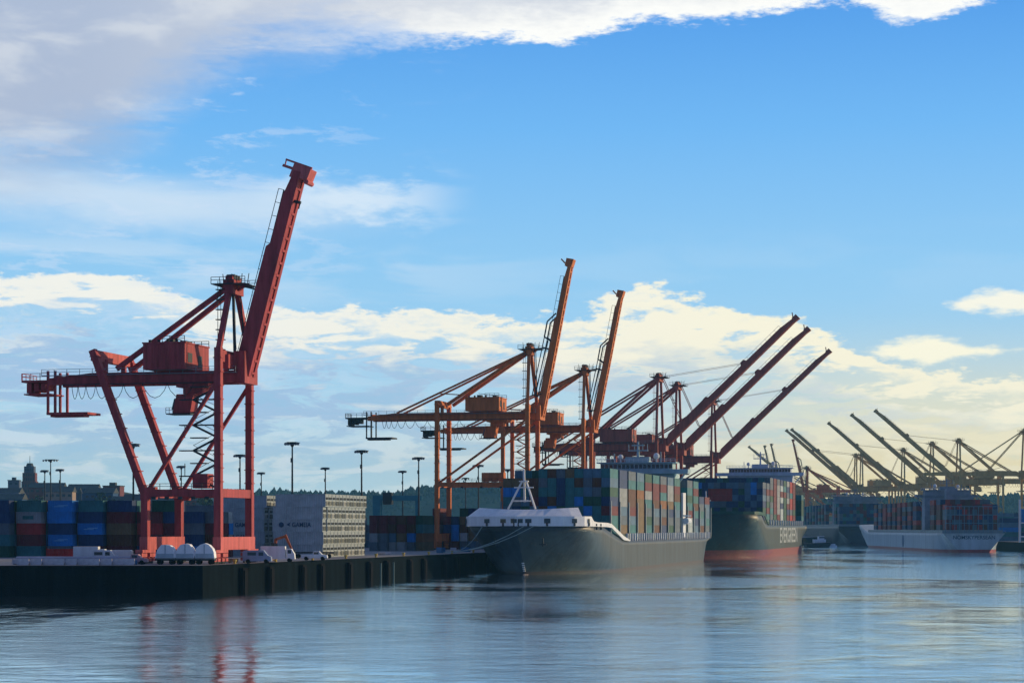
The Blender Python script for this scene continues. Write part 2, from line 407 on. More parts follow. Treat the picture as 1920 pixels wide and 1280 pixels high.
def crane(kind, loc, rz, label, M, M2, group, p, detail=2):
    t = thing('container_crane', label, 'crane', loc, rz, group)
    g = p['gauge']; ly = p['ly']; gz0, gz1 = p['gz']; az_ = p['apex']; pz = p['portal']; base = 0.0
    lw = p.get('lw', 1.5); slant = p.get('slant', 0.0); sx = p.get('stopx', -g)
    ltop = p['ltop']
    for sy in (-ly, ly):
        mb = MB(); mb.beam((0, sy, 4.6), (0, sy, pz), lw * 1.05, lw * 1.05); mb.beam((0, sy, pz), (0, sy, p['wtop']), lw, lw)
        if detail > 1:
            for i in range(10):
                zz = pz + 2 + i * (p['wtop'] - pz - 4) / 9; mb.box(-lw * .62, lw * .62, sy - lw * .62, sy + lw * .62, zz, zz + .18)
        mb.build('waterside_leg', M, t)
        mb = MB(); mb.beam((-g, sy, 4.6), (-g, sy, pz), lw * 1.05, lw * 1.05)
        top = (sx, sy, ltop)
        mb.beam((-g, sy, pz - .5), top, lw, lw)
        if detail > 1:
            for i in range(10):
                f = (i + .5) / 10; c = Vector((-g, sy, pz)).lerp(Vector(top), f); mb.box(c.x - lw * .66, c.x + lw * .66, sy - lw * .62, sy + lw * .62, c.z, c.z + .18)
        mb.build('landside_leg', M, t)
        mb = MB().beam((-g, sy, pz), (0, sy, pz), lw * .85, lw * 1.05)
        if kind == 'A': mb.beam((-g - .8, sy, pz), (-g + 2.2, sy, pz), lw * .95, lw * 1.8)
        mb.build('portal_beam', M, t)
        d0 = (-g + .6, sy, pz + .5); d1 = (-.5, sy, gz0 - .5)
        MB().beam(d0, d1, lw * .5, lw * .5).build('diagonal_brace', M, t)
    for x in (-g, 0):
        MB().box(x - lw * .62, x + lw * .62, -ly - lw * .7, ly + lw * .7, 2.6, 5.0).build('sill_beam', M2, t)
        for sy in (-ly, ly):
            bg = MB()
            bg.box(x - .75, x + .75, sy - 3.0, sy + 3.0, 2.05, 2.597)
            for k_ in (-1, 1):
                bg.box(x - .65, x + .65, sy + k_ * 1.9 - 1.25, sy + k_ * 1.9 + 1.25, 1.25, 1.95); bg.box(x - .4, x + .4, sy + k_ * 1.9 - .4, sy + k_ * 1.9 + .4, 1.95, 2.05)
                for j_ in (-1, 1): bg.box(x - .6, x + .6, sy + k_ * 1.9 + j_ * .85 - .6, sy + k_ * 1.9 + j_ * .85 + .6, .45, 1.05); bg.box(x - .3, x + .3, sy + k_ * 1.9 + j_ * .85 - .25, sy + k_ * 1.9 + j_ * .85 + .25, 1.05, 1.25)
            bo = bg.build('bogie', M2, t)
            if detail > 0:
                for k_ in range(8):
                    yy = sy - 2.75 + k_ * .786
                    MB().tube((x - .2, yy, .38), (x + .2, yy, .38), .36, 10).build('wheel', DARKM, bo)
    # tie beams along the quay at the upper level
    MB().box(-lw * .5, lw * .5, -ly + lw * .5, ly - lw * .5, p['wtop'] - 2.6, p['wtop'] - .4).build('upper_cross_beam', M, t)
    MB().box(sx - lw * .5 + .2, sx + lw * .5 + .2, -ly, ly, ltop - 2.0, ltop).build('upper_cross_beam', M2, t)
    MB().box(-lw * .4, lw * .4, -ly + lw * .5, ly - lw * .5, pz - .8, pz + .8).build('portal_beam', M, t)
    MB().box(-g - lw * .4, -g + lw * .4, -ly + lw * .5, ly - lw * .5, pz - .8, pz + .8).build('portal_beam', M, t)
    # hanging frames that carry the girder
    for x in (sx * .97, 0):
        for sy in (-4.2, 4.2): MB().box(x - .45, x + .45, sy - .35, sy + .35, gz1 - .5, max(gz1 + .6, (ltop if x < 0 else p['wtop']) - 1.5)).build('girder_hanger', M, t)
    # twin girder
    bx = p['back']; gy = 3.0
    for sy in (-gy, gy):
        mb = MB()
        mb.box(bx + 9, 2.5, sy - .55, sy + .55, gz0, gz1)
        mb.hexa([(bx, sy - .55, gz0), (bx + 9, sy - .55, gz0), (bx + 9, sy + .55, gz0), (bx, sy + .55, gz0), (bx, sy - .55, gz1 - .9), (bx + 9, sy - .55, gz1), (bx + 9, sy + .55, gz1), (bx, sy + .55, gz1 - .9)])
        gir = mb.build('trolley_girder', M, t)
    ct = MB()
    for i in range(8):
        x = bx + 1 + i * (-2 - bx) / 7; ct.box(x - .35, x + .35, -gy + .55, gy - .55, gz1 - 1.2, gz1 - .3)
    ct.build('girder_cross_tie', M, t)
    wk = MB(); wk.box(bx - 1, 2, -gy - 1.6, -gy - .6, gz1 - .5, gz1 - .4); wk.rail((bx - 1, -gy - 1.55, gz1 - .4), (2, -gy - 1.55, gz1 - .4), 1.1, 2.5, .04 if detail > 1 else .06)
    wk.build('walkway', GREYM, t)
    # tail platform and hanging maintenance frame
    tx = p['tail']
    tp = MB(); tp.box(tx, bx, -gy - .4, gy + .4, gz1 - 1.6, gz1 - 1.2)
    tp.rail((tx, -gy - .3, gz1 - 1.2), (bx, -gy - .3, gz1 - 1.2), 1.3, 1.5, .05); tp.rail((tx, -gy, gz1 - 1.2), (tx, gy, gz1 - 1.2), 1.3, 1.5, .05)
    for i in range(3): tp.box(tx + .4 + i * 1.5, tx + 1.4 + i * 1.5, -2, 2, gz1 - 3.6 + .3 * i, gz1 - 1.7)
    tp.box(tx + .3, bx, -gy, gy, gz1 - 4.0, gz1 - 3.75)
    tp.build('tail_platform', DARKM if kind != 'A' else M, t)
    fx = bx + .2; fz = gz0 - 5.2
    fr = MB()
    for x in (fx - .8, fx + .7):
        for sy in (-2.6, 2.6): fr.beam((x, sy, fz), (x, sy, gz1 + .6), .42 if kind == 'A' else .35)
    fr.box(fx - 1, fx + 7.6, -2.9, 2.9, fz - .45, fz); fr.box(fx - 1, fx + 6, -1.2, 1.2, fz - .8, fz - .45)
    fr.build('maintenance_frame', M if kind == 'A' else DARKM, t)
    # festoon cables
    fs = MB(); x = bx + 5; xe = -g * .45 - 5 if kind == 'A' else -g * .6
    stepw = 1.3
    while x < xe:
        w = stepw; dep = 2.7 if kind == 'A' else 2.4
        pts = [(x + w * a, -gy - .9, gz0 - .1 - dep * (1 - (2 * a - 1) ** 2) ** .8) for a in (0, .12, .3, .5, .7, .88, 1)]
        fs.rope(pts, .06 if kind == 'A' else .07, 4); x += w; stepw = min(stepw * 1.25, 5.4)
    fs.box(bx + 3, -2, -gy - 1.0, -gy - .8, gz0 - .12, gz0 + .05)
    fs.build('festoon_cable', DARKM, t)
    # apex frame
    aw = p.get('aw', 1.6)
    for sy in (-1, 1):
        mb = MB(); mb.beam((0, sy * ly, p['wtop'] - .6), (p['ax'], sy * aw, az_ - 1.5), lw * .72, lw * .72)
        if kind != 'A': mb.beam((0, sy * ly, p['wtop'] - .6), (p['ax'], sy * aw, az_ - 1.5), lw * .8, lw * .6)
        mb.build('apex_post', M, t)
    ab = MB(); ax = p['ax']; ab.box(ax - 1.0, ax + 1.0, -aw - 1, aw + 1, az_ - 2.6, az_); ab.box(ax - .7, ax + .7, -aw - .5, aw + .5, az_, az_ + .8)
    ab.beam((ax - 2.3, 0, az_ - .9), (ax, 0, az_ - 2.2), .5); ab.beam((ax + 2.3, 0, az_ - .9), (ax, 0, az_ - 2.2), .5)
    ab.build('apex_beam', M, t)
    ap = MB(); ap.box(ax - 3.2, ax + 3.6, -aw - 1.6, aw + 1.6, az_ - .85, az_ - .7)
    for sy in (-aw - 1.5, aw + 1.5): ap.rail((ax - 3.2, sy, az_ - .7), (ax + 3.6, sy, az_ - .7), 1.2, 1.4, .05)
    for dx_ in (-2.2, -.6, 1.2, 2.4): ap.beam((ax + dx_, 1.0, az_ - .7), (ax + dx_ * 1.15, 1.0, az_ + 1.6), .12)
    for yy in (-1.2, 0, 1.2): ap.tube((ax - .8, yy, az_ + .7), (ax + .8, yy, az_ + .7), .5, 8)
    ap.build('apex_platform', DARKM if kind != 'D' else M, t)
    # ladder beside the apex post
    ld = MB()
    for i in range(7):
        z0 = p['wtop'] + i * (az_ - p['wtop']) / 7; ld.beam((-1.7, -2.6, z0), (-1.7, -2.6, z0 + (az_ - p['wtop']) / 7.5), .1); ld.beam((-2.3, -2.6, z0), (-2.3, -2.6, z0 + (az_ - p['wtop']) / 7.5), .1)
        ld.box(-2.6, -.9, -3.1, -2.1, z0, z0 + .15)
    ld.build('ladder', DARKM if kind in 'AB' else M, t)
    # back stays
    for sy in (-1, 1):
        for n_, (bxx, bz, w) in enumerate(p['stays']):
            MB().beam((ax - .5, sy * aw, az_ - 1.4), (bxx, sy * 3.2, bz), w, w).build('back_stay', M, t)
    if kind != 'A':
        (x1, z1, w1), (x2, z2, w2) = p['stays']
        s_ = MB(); f = .55
        pA = Vector((ax, -aw, az_ - 1.4)).lerp(Vector((x1, -3.2, z1)), .82); pB = Vector((ax, -aw, az_ - 1.4)).lerp(Vector((x2, -3.2, z2)), .68)
        s_.beam(pA, pB, .3); s_.build('stay_strut', M, t)
    # machinery house
    hx0, hx1, hy, hz = p['house']
    hs = MB(); hs.box(hx0, hx1, -hy, hy, gz1 + .25, hz)
    hs.box(hx0 - .15, hx1 + .15, -hy - .15, hy + .15, hz, hz + .25)
    ho = hs.build('machinery_house', M if kind == 'A' else M, t)
    hd = MB(); n = int((hx1 - hx0) / 1.2)
    for i in range(n): 
        xx = hx0 + (i + .5) * (hx1 - hx0) / n; hd.box(xx - .06, xx + .06, -hy - .09, -hy - .003, gz1 + .3, hz)
    MB().box(hx1 + .003, hx1 + .08, -hy * .75, -hy * .4, gz1 + 1.6, gz1 + 3.4).build('vent', DARKM, ho); MB().box(hx1 + .003, hx1 + .08, hy * .1, hy * .4, gz1 + 1.0, gz1 + 3.2).build('door', DARKM, ho)
    hd.build('wall_rib', M, ho)
    rf = MB()
    rf.box(hx0 + 3, hx0 + 4.4, -2, 0, hz + .25, hz + 1.1); rf.box(hx1 - 3, hx1 - 1.8, -1, 2, hz + .25, hz + .9)
    rf.rail((hx1 - 4.5, -hy, hz + .25), (hx1, -hy, hz + .25), 1.1, 1.3, .05); rf.rail((hx1 - 4.5, hy, hz + .25), (hx1, hy, hz + .25), 1.1, 1.3, .05); rf.box(hx1 - 4.55, hx1 - 4.4, -hy, hy, hz + .25, hz + .35)
    rf.beam((hx0 + 3, 0, hz + 1.7), (hx1 - 3, 0, hz + 1.0), .15)
    for i in range(4): rf.tube((hx0 + 1 + i * 1.8, -hy + 1, hz + .25), (hx0 + 1 + i * 1.8, -hy + 1, hz + .8), .3, 7)
    rf.build('roof_fittings', DARKM, ho)
    # trolley with hanging operator cab
    cx = p['cab']; tr = MB()
    tr.box(cx - 1, cx + 5.5, -gy - .2, gy + .2, gz0 - .8, gz0 - .1); tr.box(cx, cx + 4, -2.2, 2.2, gz0 - 2.0, gz0 - .8)
    tro = tr.build('trolley', M, t)
    cb = MB(); cb.hexa([(cx - 2.4, -1.6, gz0 - 5.6), (cx + 1.2, -1.6, gz0 - 5.6), (cx + 1.2, 1.6, gz0 - 5.6), (cx - 2.4, 1.6, gz0 - 5.6), (cx - 1.6, -1.6, gz0 - 2), (cx + 1.8, -1.6, gz0 - 2), (cx + 1.8, 1.6, gz0 - 2), (cx - 1.6, 1.6, gz0 - 2)])
    cbo = cb.build('operator_cab', M, tro)
    gl = MB(); gl.hexa([(cx - 2.75, -1.3, gz0 - 4.9), (cx - 2.3, -1.3, gz0 - 4.9), (cx - 2.3, 1.3, gz0 - 4.9), (cx - 2.75, 1.3, gz0 - 4.9), (cx - 2.2, -1.3, gz0 - 2.8), (cx - 1.7, -1.3, gz0 - 2.8), (cx - 1.7, 1.3, gz0 - 2.8), (cx - 2.2, 1.3, gz0 - 2.8)])
    gl.build('window', GLASS, cbo)
    cr_ = MB(); cr_.box(cx - 3.6, cx + 1.4, -2.0, 2.0, gz0 - 5.85, gz0 - 5.65); cr_.rail((cx - 3.6, -2, gz0 - 5.65), (cx - 2.2, -2, gz0 - 5.65), 1.1, .7, .04); cr_.build('cab_platform', DARKM, tro)
    # stair tower beside the waterside leg
    st = MB(); sx0, sx1 = (-8.0, -1.4) if kind == 'A' else (-5.2, -1.0)
    z0 = pz + .8; nfl = p['flights']; dzf = (gz0 - 1 - z0) / nfl; yy = -ly + 2.4
    for i in range(nfl):
        za = z0 + i * dzf; a = (sx0, sx1) if i % 2 else (sx1, sx0)
        st.beam((a[0] * .75, yy, za), (a[1] * .75, yy, za + dzf), .16, .38); st.beam((a[0] * .75, yy, za + 1), (a[1] * .75, yy, za + dzf + 1), .08)
        st.box(sx0 - .6, sx1 + .6, yy - .7, yy + .7, za + dzf - .1, za + dzf + .1) if i % 2 == 0 else st.box(sx0 * .8, sx0 * .4, yy - .7, yy + .7, za + dzf - .1, za + dzf + .1)
        st.beam((sx0 + .3, yy, za), (sx0 + .3, yy, za + dzf), .12) if i % 3 == 1 else None
    st.build('stair_tower', DARKM if kind in 'A' else M, t)
    if detail > 0:
        fl = MB(); xx = -g + 3
        for i in range(5): fl.box(-g + 2 + i * (g - 4) / 4 - .4, -g + 2 + i * (g - 4) / 4 + .4, -ly - 1.0, -ly - .7, pz - 1.2, pz - .7)
        fl.rail((-g + 1, -ly - .5, pz + lw * .5), (-1, -ly - .5, pz + lw * .5), 1.1, 2, .05)
        fl.build('portal_walkway', DARKM, t)
    # electrical room at the portal
    MB().box(-g + 9.0 if kind == 'A' else -g + 14, -g + 12.0 if kind == 'A' else -g + 21, -ly + 1, -ly + 4, pz + .9, pz + 3.6).build('electrical_cabin', M, t)
    # boom
    a = R(p['angle']); L = p['boom']; hx, hz_ = p['hinge']; d = Vector((cos(a), 0, sin(a))); nrm = Vector((sin(a), 0, -cos(a)))  # nrm: underside
    H = Vector((hx, 0, hz_)); dep = p.get('dep', 2.3)
    for sy in (-1, 1):
        mb = MB(); y_ = Vector((0, sy * p.get('bw', 3.0), 0))
        segs = [(0, dep * .8), (.08, dep * 1.15), (.62, dep * 1.1), (.64, dep * .85), (.88, dep * .8), (1.0, dep * .45)]
        if kind == 'D' or kind == 'C': segs = [(0, dep * .7), (.05, dep * 1.25), (.32, dep * 1.3), (.35, dep), (.9, dep * .85), (1, dep * .5)]
        for (f0, d0), (f1, d1) in zip(segs, segs[1:]):
            A = H + d * L * f0 + y_; B = H + d * L * f1 + y_; w = .55
            P = []
            for pt, dd in ((A, d0), (B, d1)):
                low_ = pt + nrm * 1.0; up_ = low_ - nrm * dd
                P += [low_ + Vector((0, -w, 0)), low_ + Vector((0, w, 0)), up_ + Vector((0, w, 0)), up_ + Vector((0, -w, 0))]
            mb.hexa(P)
        mb.build('boom_girder', M, t)
    bt = MB(); n = int(L / 2.4); bwid = p.get('bw', 3.0)
    for f0, f1 in ((.01, .97),):
        c0 = H + d * L * f0; c1 = H + d * L * f1; P = [c0 + nrm * .75, c1 + nrm * .75, c1 + nrm * .55, c0 + nrm * .55]
        bt.hexa([(v.x, -bwid + .55, v.z) for v in P] + [(v.x, bwid - .55, v.z) for v in P])
    for i in range(n + 1):
        c = H + d * (L * (i + .3) / (n + .6)) + nrm * (.55)
        q0 = d * .22; q1 = nrm * .5
        P = [c - q0 + q1, c + q0 + q1, c + q0 - q1, c - q0 - q1]
        bt.hexa([(v.x, -bwid + .55, v.z) for v in P] + [(v.x, bwid - .55, v.z) for v in P])
    bt.build('boom_cross_tie', M, t)
    bwk = MB(); o1 = -nrm * (dep * .86 - 1.0)
    A = H + d * 2 + o1; B = H + d * (L * .9) + o1
    yo = -bwid - .25
    nst = int(L / 3)
    Av = Vector((A.x, yo, A.z)); Bv = Vector((B.x, yo, B.z)); hn = -nrm * 1.1
    bwk.beam(Av, Bv, .5, .1); bwk.beam(Av + hn, Bv + hn, .1)
    for i in range(nst + 1): c = Av.lerp(Bv, i / nst); bwk.beam(c, c + hn, .1)
    bwk.build('boom_walkway', DARKM if kind in 'ABC' else M, t)
    # tip
    T = H + d * L
    tp = MB()
    if kind == 'A':
        tp.hexa([tuple(T + d * e + nrm * f + Vector((0, y, 0))) for y in (-1.7, 1.7) for e, f in ((-1.3, -1.0), (-1.1, 2.6), (1.0, 2.9), (1.5, -.6))])
        tp.beam(T + d * 1.7 + nrm * -2.6 + Vector((0, -1.2, 0)), T + d * 1.2 + nrm * 2.9 + Vector((0, -1.2, 0)), .35)
        tp.beam(T + d * .5 + nrm * -2.9 + Vector((0, -1.2, 0)), T + d * .3 + nrm * -.5 + Vector((0, -1.2, 0)), .5)
        tp.beam(T + d * 1.7 + nrm * -2.5 + Vector((0, -1.2, 0)), T + d * .4 + nrm * -2.5 + Vector((0, -1.2, 0)), .2)
        tp.tube(T + d * -1.5 + nrm * 2.5 + Vector((0, -1.6, 0)), T + d * -1.5 + nrm * 2.5 + Vector((0, 1.6, 0)), .5, 8)
    else:
        tp.hexa([tuple(T + d * e + nrm * f + Vector((0, y, 0))) for y in (-1.8, 1.8) for e, f in ((-1.6, -1.0), (-1.6, 1.1), (.8, 1.4), (.8, -.9))])
        tp.beam(T + d * .2 + nrm * -2.4 + Vector((0, -2, 0)), T + d * -1.2 + nrm * -.5 + Vector((0, -2, 0)), .4)
    tp.build('boom_tip', M2 if kind == 'A' else M, t)
    if kind == 'A':
        lk = MB(); c = H + d * (L * .86) + nrm * 1.0; lk.tube(c + Vector((0, -1, 0)), c + nrm * 1.3 + Vector((0, -1, 0)), .3); lk.rope([c + nrm * 1.2 + Vector((0, -1, 0)), c + nrm * 1.2 - d * 1.2 + Vector((0, -1, 0))], .12); lk.build('limit_switch_arm', DARKM, t)
        ms_ = MB(); ms_.box(1.2, 3.4, -3.4, 3.4, gz0 - .2, gz1 + 3.6); ms_.box(-.2, 1.2, -6, -2, gz1 + .2, gz1 + 2.8); ms_.build('hinge_housing', M, t)
    else:
        ms_ = MB(); ms_.box(.8, 3.2, -3.5, 3.5, gz0 - .3, gz1 + 1.8); ms_.build('hinge_housing', M, t)
    # fore stays
    fr = MB()
    if kind in 'AB':
        off = -nrm * 3.0
        for sy in (-2.2, 2.2):
            if kind == 'B':
                a0 = H + d * L * .66 - nrm * .8; a1 = H + d * L * .60 + off; a2 = H + d * L * .50 + off; a3 = H + d * L * .48 - nrm * .8; a4 = H + d * L * .12 - nrm * 3.4
                sv = Vector((0, sy, 0)); fr.rope([a0 + sv, a1 + sv, a2 + sv, a3 + sv], .24, 5); fr.rope([a2 + sv, a4 + sv], .16, 5); fr.rope([a3 + sv - nrm * .9, a4 + sv + nrm * .8], .16, 5)
                fr.rope([a4 + sv, H + d * L * .14 - nrm * .6 + sv], .14, 5)
            else: fr.rope([(ax + .6, sy, az_ - 2), (ax + 1.4, sy, gz1 + 4)], .14, 5)
        if kind == 'A':
            fr.beam((ax, 0, az_ - 2.5), (ax + .3, 0, gz1 + 3.4), .45)
            fr.beam((ax + 2, 0, az_ - 1), (ax + 4.5, 0, az_ - 1.6), .3)
        else:
            fr.rope([(ax + 1.5, 1.5, az_ - .9), (ax + 4.2, 1.5, az_ - .2), (ax + 6.6, 1.5, az_ - .9)], .3, 5)
            for yy in (-1, 1): fr.rope([(ax + 1.6, yy, az_ - 1), (ax + 2.1, yy, gz1 + 3)], .14, 5)
    else:
        for f, r_ in ((.62, .07), (.35, .07)):
            for sy in (-2.5, 2.5):
                e = H + d * L * f - nrm * 1.6
                if f > .5: fr.rope([(ax + 1.5, sy, az_ - .6), (e.x, sy, e.z)], r_ if p['angle'] > 5 else .2, 4)
                else:
                    if p['angle'] > 5:
                        kx = ax + 9.5; kz = az_ - 19
                        fr.rope([(ax + 1.5, sy, az_ - 1), (kx, sy, kz), (kx + 1.2, sy, kz - .1), (e.x, sy, e.z)], .16, 4)
                    else: fr.rope([(ax + 1.5, sy, az_ - 1), (e.x, sy, e.z)], .28, 4)
        for f in (.33, .62):
            c = H + d * L * f; MB().hexa([tuple(c + d * e - nrm * g_ + Vector((0, y, 0))) for y in (-1.9, 1.9) for e, g_ in ((-2.2, .5), (2.2, .5), (.9, 2.7), (-.9, 2.7))]).build('stay_lug', M, t)
    fr.build('fore_stay', DARKM if kind in 'AB' else M, t)
    return t


GRP = 'ship to shore cranes along the near quay'
v0 = -141.5
pA = dict(gauge=14.6, ly=8.0, gz=(34.1, 36.3), apex=53.4, portal=13.2, lw=1.28, stopx=-25.3, ltop=40.2, wtop=40.2, back=-36.6, tail=-42.4, ax=-.2,
          stays=[(-22.6, 37.0, .85)], house=(-16, -7.6, 6, 41.4), cab=-9.5, flights=8, angle=74.9, boom=39.4, hinge=(2.6, 35.5), dep=2.75, bw=1.3, aw=1.8)
crane('A', qp(v0, 361.4, GZ), QROT, 'tall faded red crane nearest on the left, slanted rear legs and raised boom', CR, CRL, GRP, pA, 2)
pB = dict(gauge=28.8, ly=7.0, gz=(40.4, 42.7), apex=62.8, portal=20.2, lw=1.25, ltop=46.2, wtop=44.8, back=-52.5, tail=-59.9, ax=-.8,
          stays=[(-26.5, 45.2, .95), (-43, 42.7, .55)], house=(-20.3, -9.5, 5, 47.0), cab=-13, flights=10, angle=79.0, boom=48.5, hinge=(2.6, 41.3), dep=1.9, bw=1.3, aw=1.4)
crane('B', qp(v0, 612.9, GZ), QROT, 'orange crane behind the near ship\'s white bow, boom raised almost upright', CO, CO, GRP, pB, 2)
crane('B', qp(v0, UY(712, v0), GZ), QROT, 'golden orange crane with upright boom, second of the two upright behind near ship', CO, CO, GRP, pB, 1)
pC = dict(gauge=30.5, ly=8.5, gz=(39.6, 43.1), apex=71.5, portal=20.5, lw=1.35, ltop=45.5, wtop=45.5, back=-30, tail=-36, ax=-.2,
          stays=[(-29.5, 45, 1.0), (-52 + 24, 43.5, .6)], house=(-25, -11, 5.5, 48.5), cab=-14, flights=8, angle=43.8, boom=76.0, hinge=(3.0, 42.3), dep=2.7, bw=1.6, aw=4.2)
pC['stays'] = [(-29.5, 45, 1.0), (-47, 43.0, .7)]; pC['back'] = -50; pC['tail'] = -55
for px, lab in ((1237, 'big brownish red crane above the near ship\'s bridge, longest boom tilted half up'), (1272, 'middle one of the three brownish red cranes with booms tilted half up'), (1338, 'farthest brownish red crane with half raised boom, rising between the two ships')):
    t_ = (px - 960) / F; Yd = v0 / (QC * t_ - QS)
    crane('C', qp(v0, UY(Yd, v0), GZ), QROT, lab, CM3, CR, GRP, pC, 1)
# far side of the harbour
GRP2 = 'olive cranes on the far terminal'
pD = dict(pC); pD['angle'] = 41.5
R2 = pi + R(-1.6)
far_cranes = [(1797, 2.58, pD, 'D', 'olive crane of the far terminal with highest boom tip, nearest of its raised row'), (1747, 2.49, pD, 'D', 'second nearest olive crane of the far terminal with raised boom'),
              (1693, 2.31, pD, 'D', 'olive far crane whose raised boom is third from the right'), (1615, 2.17, pD, 'D', 'olive far crane, right one of the closely paired booms'),
              (1604, 2.15, pD, 'D', 'olive far crane, left one of the closely paired booms'), (1512, 1.79, pD, 'D', 'smallest far crane with tilted boom rising beside the second ship\'s bridge')]
for px, s_, pp, kd, lab in far_cranes:
    crane(kd, (*atpx(px, F / s_)[:2], GZ - .6), R2, lab, CG, CG, GRP2, pp, 0)
pE = dict(pC); pE['angle'] = 0.5; pE['boom'] = 62
crane('D', (*atpx(1921, F / 2.86)[:2], GZ - .6), R2, 'olive far crane at the right edge, boom lowered level over the grey ship', CG, CG, GRP2, pE, 0)
for px, s_, lab in ((1513, 2.03, 'far brown crane with upright boom, standing alone right of the second ship'), (1471, 1.93, 'far crane with upright boom, right one of the pair above second ship\'s bridge'),
                    (1458, 1.89, 'far crane with upright boom, left one of the pair above second ship\'s bridge')):
    crane('B', (*atpx(px, F / s_)[:2], GZ - .6), R2, lab, CO if px > 1500 else CG, CG, 'far cranes with upright booms', dict(pB, angle=78.0), 0)

# ------------------------------------------------------------------ containers
CM = {}
CL, CW, CH = 12.19, 2.44, 2.59


def cmesh(color, L=CL, H=CH, reefer=False):
    key = (color, L, H, reefer)
    if key in CM: return CM[key]
    mb = MB(); hx = L / 2; hy = CW / 2; e = .06
    # panelled body: recessed panels inside a frame
    mb.box(-hx + e, hx - e, -hy + e, hy - e, .1, H - .05)
    for sx_ in (-1, 1):
        for sy in (-1, 1): mb.box(sx_ * hx - (.16 if sx_ > 0 else 0), sx_ * hx + (.16 if sx_ < 0 else 0), sy * hy - (.16 if sy > 0 else 0), sy * hy + (.16 if sy < 0 else 0), 0, H)
    for sy in (-1, 1):
        y0, y1 = sorted((sy * hy, sy * (hy - .1)))
        mb.box(-hx + .16, hx - .16, y0, y1, 0, .16); mb.box(-hx + .16, hx - .16, y0, y1, H - .12, H)
    for sx_ in (-1, 1):
        x0, x1 = sorted((sx_ * hx, sx_ * (hx - .1)))
        mb.box(x0, x1, -hy + .16, hy - .16, 0, .16); mb.box(x0, x1, -hy + .16, hy - .16, H - .12, H)
    if not reefer:
        for yy in (-.75, -.35, .35, .75): mb.box(-hx - .002, -hx + .05, yy - .03, yy + .03, .16, H - .12)
    if L > 8:
        pass
    me_o = mb.build('shipping_container', cmat(color)); me = me_o.data; bpy.data.objects.remove(me_o)
    CM[key] = me; return me


CN = []
ORD = ['ground', 'second', 'third', 'fourth', 'fifth', 'sixth', 'seventh', 'eighth', 'top']
ORN = ['first', 'second', 'third', 'fourth', 'fifth', 'sixth', 'seventh', 'eighth', 'ninth', 'tenth', 'eleventh', 'twelfth', 'thirteenth', 'fourteenth', 'fifteenth', 'sixteenth', 'seventeenth', 'eighteenth']


def container(color, loc, rz, label, group, L=CL, H=CH, reefer=False):
    o = bpy.data.objects.new('shipping_container', cmesh(color, L, H, reefer)); COL.objects.link(o)
    o.location = loc; o.rotation_euler = (0, 0, rz); tag(o, label, 'container', group)
    return o


class Stuff:
    def __init__(s): s.mb = MB(); s.cols = list(CCOL); s.n = 0
    def add(s, color, loc, rz, L=CL, H=CH):
        s.mb.cur = s.cols.index(color); c, d = cos(rz), sin(rz); hx, hy = L / 2 - .04, CW / 2 - .04
        P = []
        for z in (.03, H - .03):
            for x, y in ((-hx, -hy), (hx, -hy), (hx, hy), (-hx, hy)): P.append((loc[0] + x * c - y * d, loc[1] + x * d + y * c, loc[2] + z))
        s.mb.hexa(P); s.n += 1
        # corner posts and end ribs so that near views still read as containers
        for x in (-hx, hx):
            for y in (-hy, hy):
                X_ = loc[0] + x * c - y * d; Y_ = loc[1] + x * d + y * c; w = .07
                s.mb.box(X_ - w, X_ + w, Y_ - w, Y_ + w, loc[2], loc[2] + H)
    def done(s):
        o = s.mb.build('distant_containers', [cmat(c) for c in s.cols]); o['kind'] = 'stuff'; o['label'] = 'mass of mixed stacked containers on the farther ships and terminals'


ST = Stuff()
rc = random.Random(11)
# --- front row of the left yard: (x0 px, x1 px, colours from the ground up)
AX = QROT; AL = QROT + pi / 2
Yf = 463.0
u_f = UY(Yf, -190)
cols = [(-75, 27, ['dark green', 'teal', 'slate grey', 'dark blue', 'dark blue']), (33, 85, ['teal', 'maroon', 'red', 'pale grey', 'sea green']), (91, 145, ['slate grey', 'bright blue', 'dark blue', 'bright blue', 'bright blue']),
        (148, 196, ['maroon', 'dark blue', 'bright blue', 'dark blue', 'teal']), (202, 256, ['maroon', 'rust brown', 'tan', 'maroon', 'dark blue']), (259, 284, ['dark blue', 'maroon', 'red', 'maroon']), (287, 330, ['dark blue', 'maroon', 'maroon', 'dark blue', 'dark green']), (336, 372, ['bright blue', 'dark blue', 'slate grey', 'dark blue']),
        (376, 405, ['rust brown', 'rust brown', 'maroon', 'slate grey'])]
colname = ['leftmost stack', 'grey topped stack second from left', 'bright blue stack behind the barriers', 'navy stack beside the blue one', 'brown stack left of the crane', 'maroon stack beside the crane\'s rear leg', 'stack seen through the crane\'s rear legs', 'stack under the crane\'s stairs', 'stack left of the crane\'s front leg']
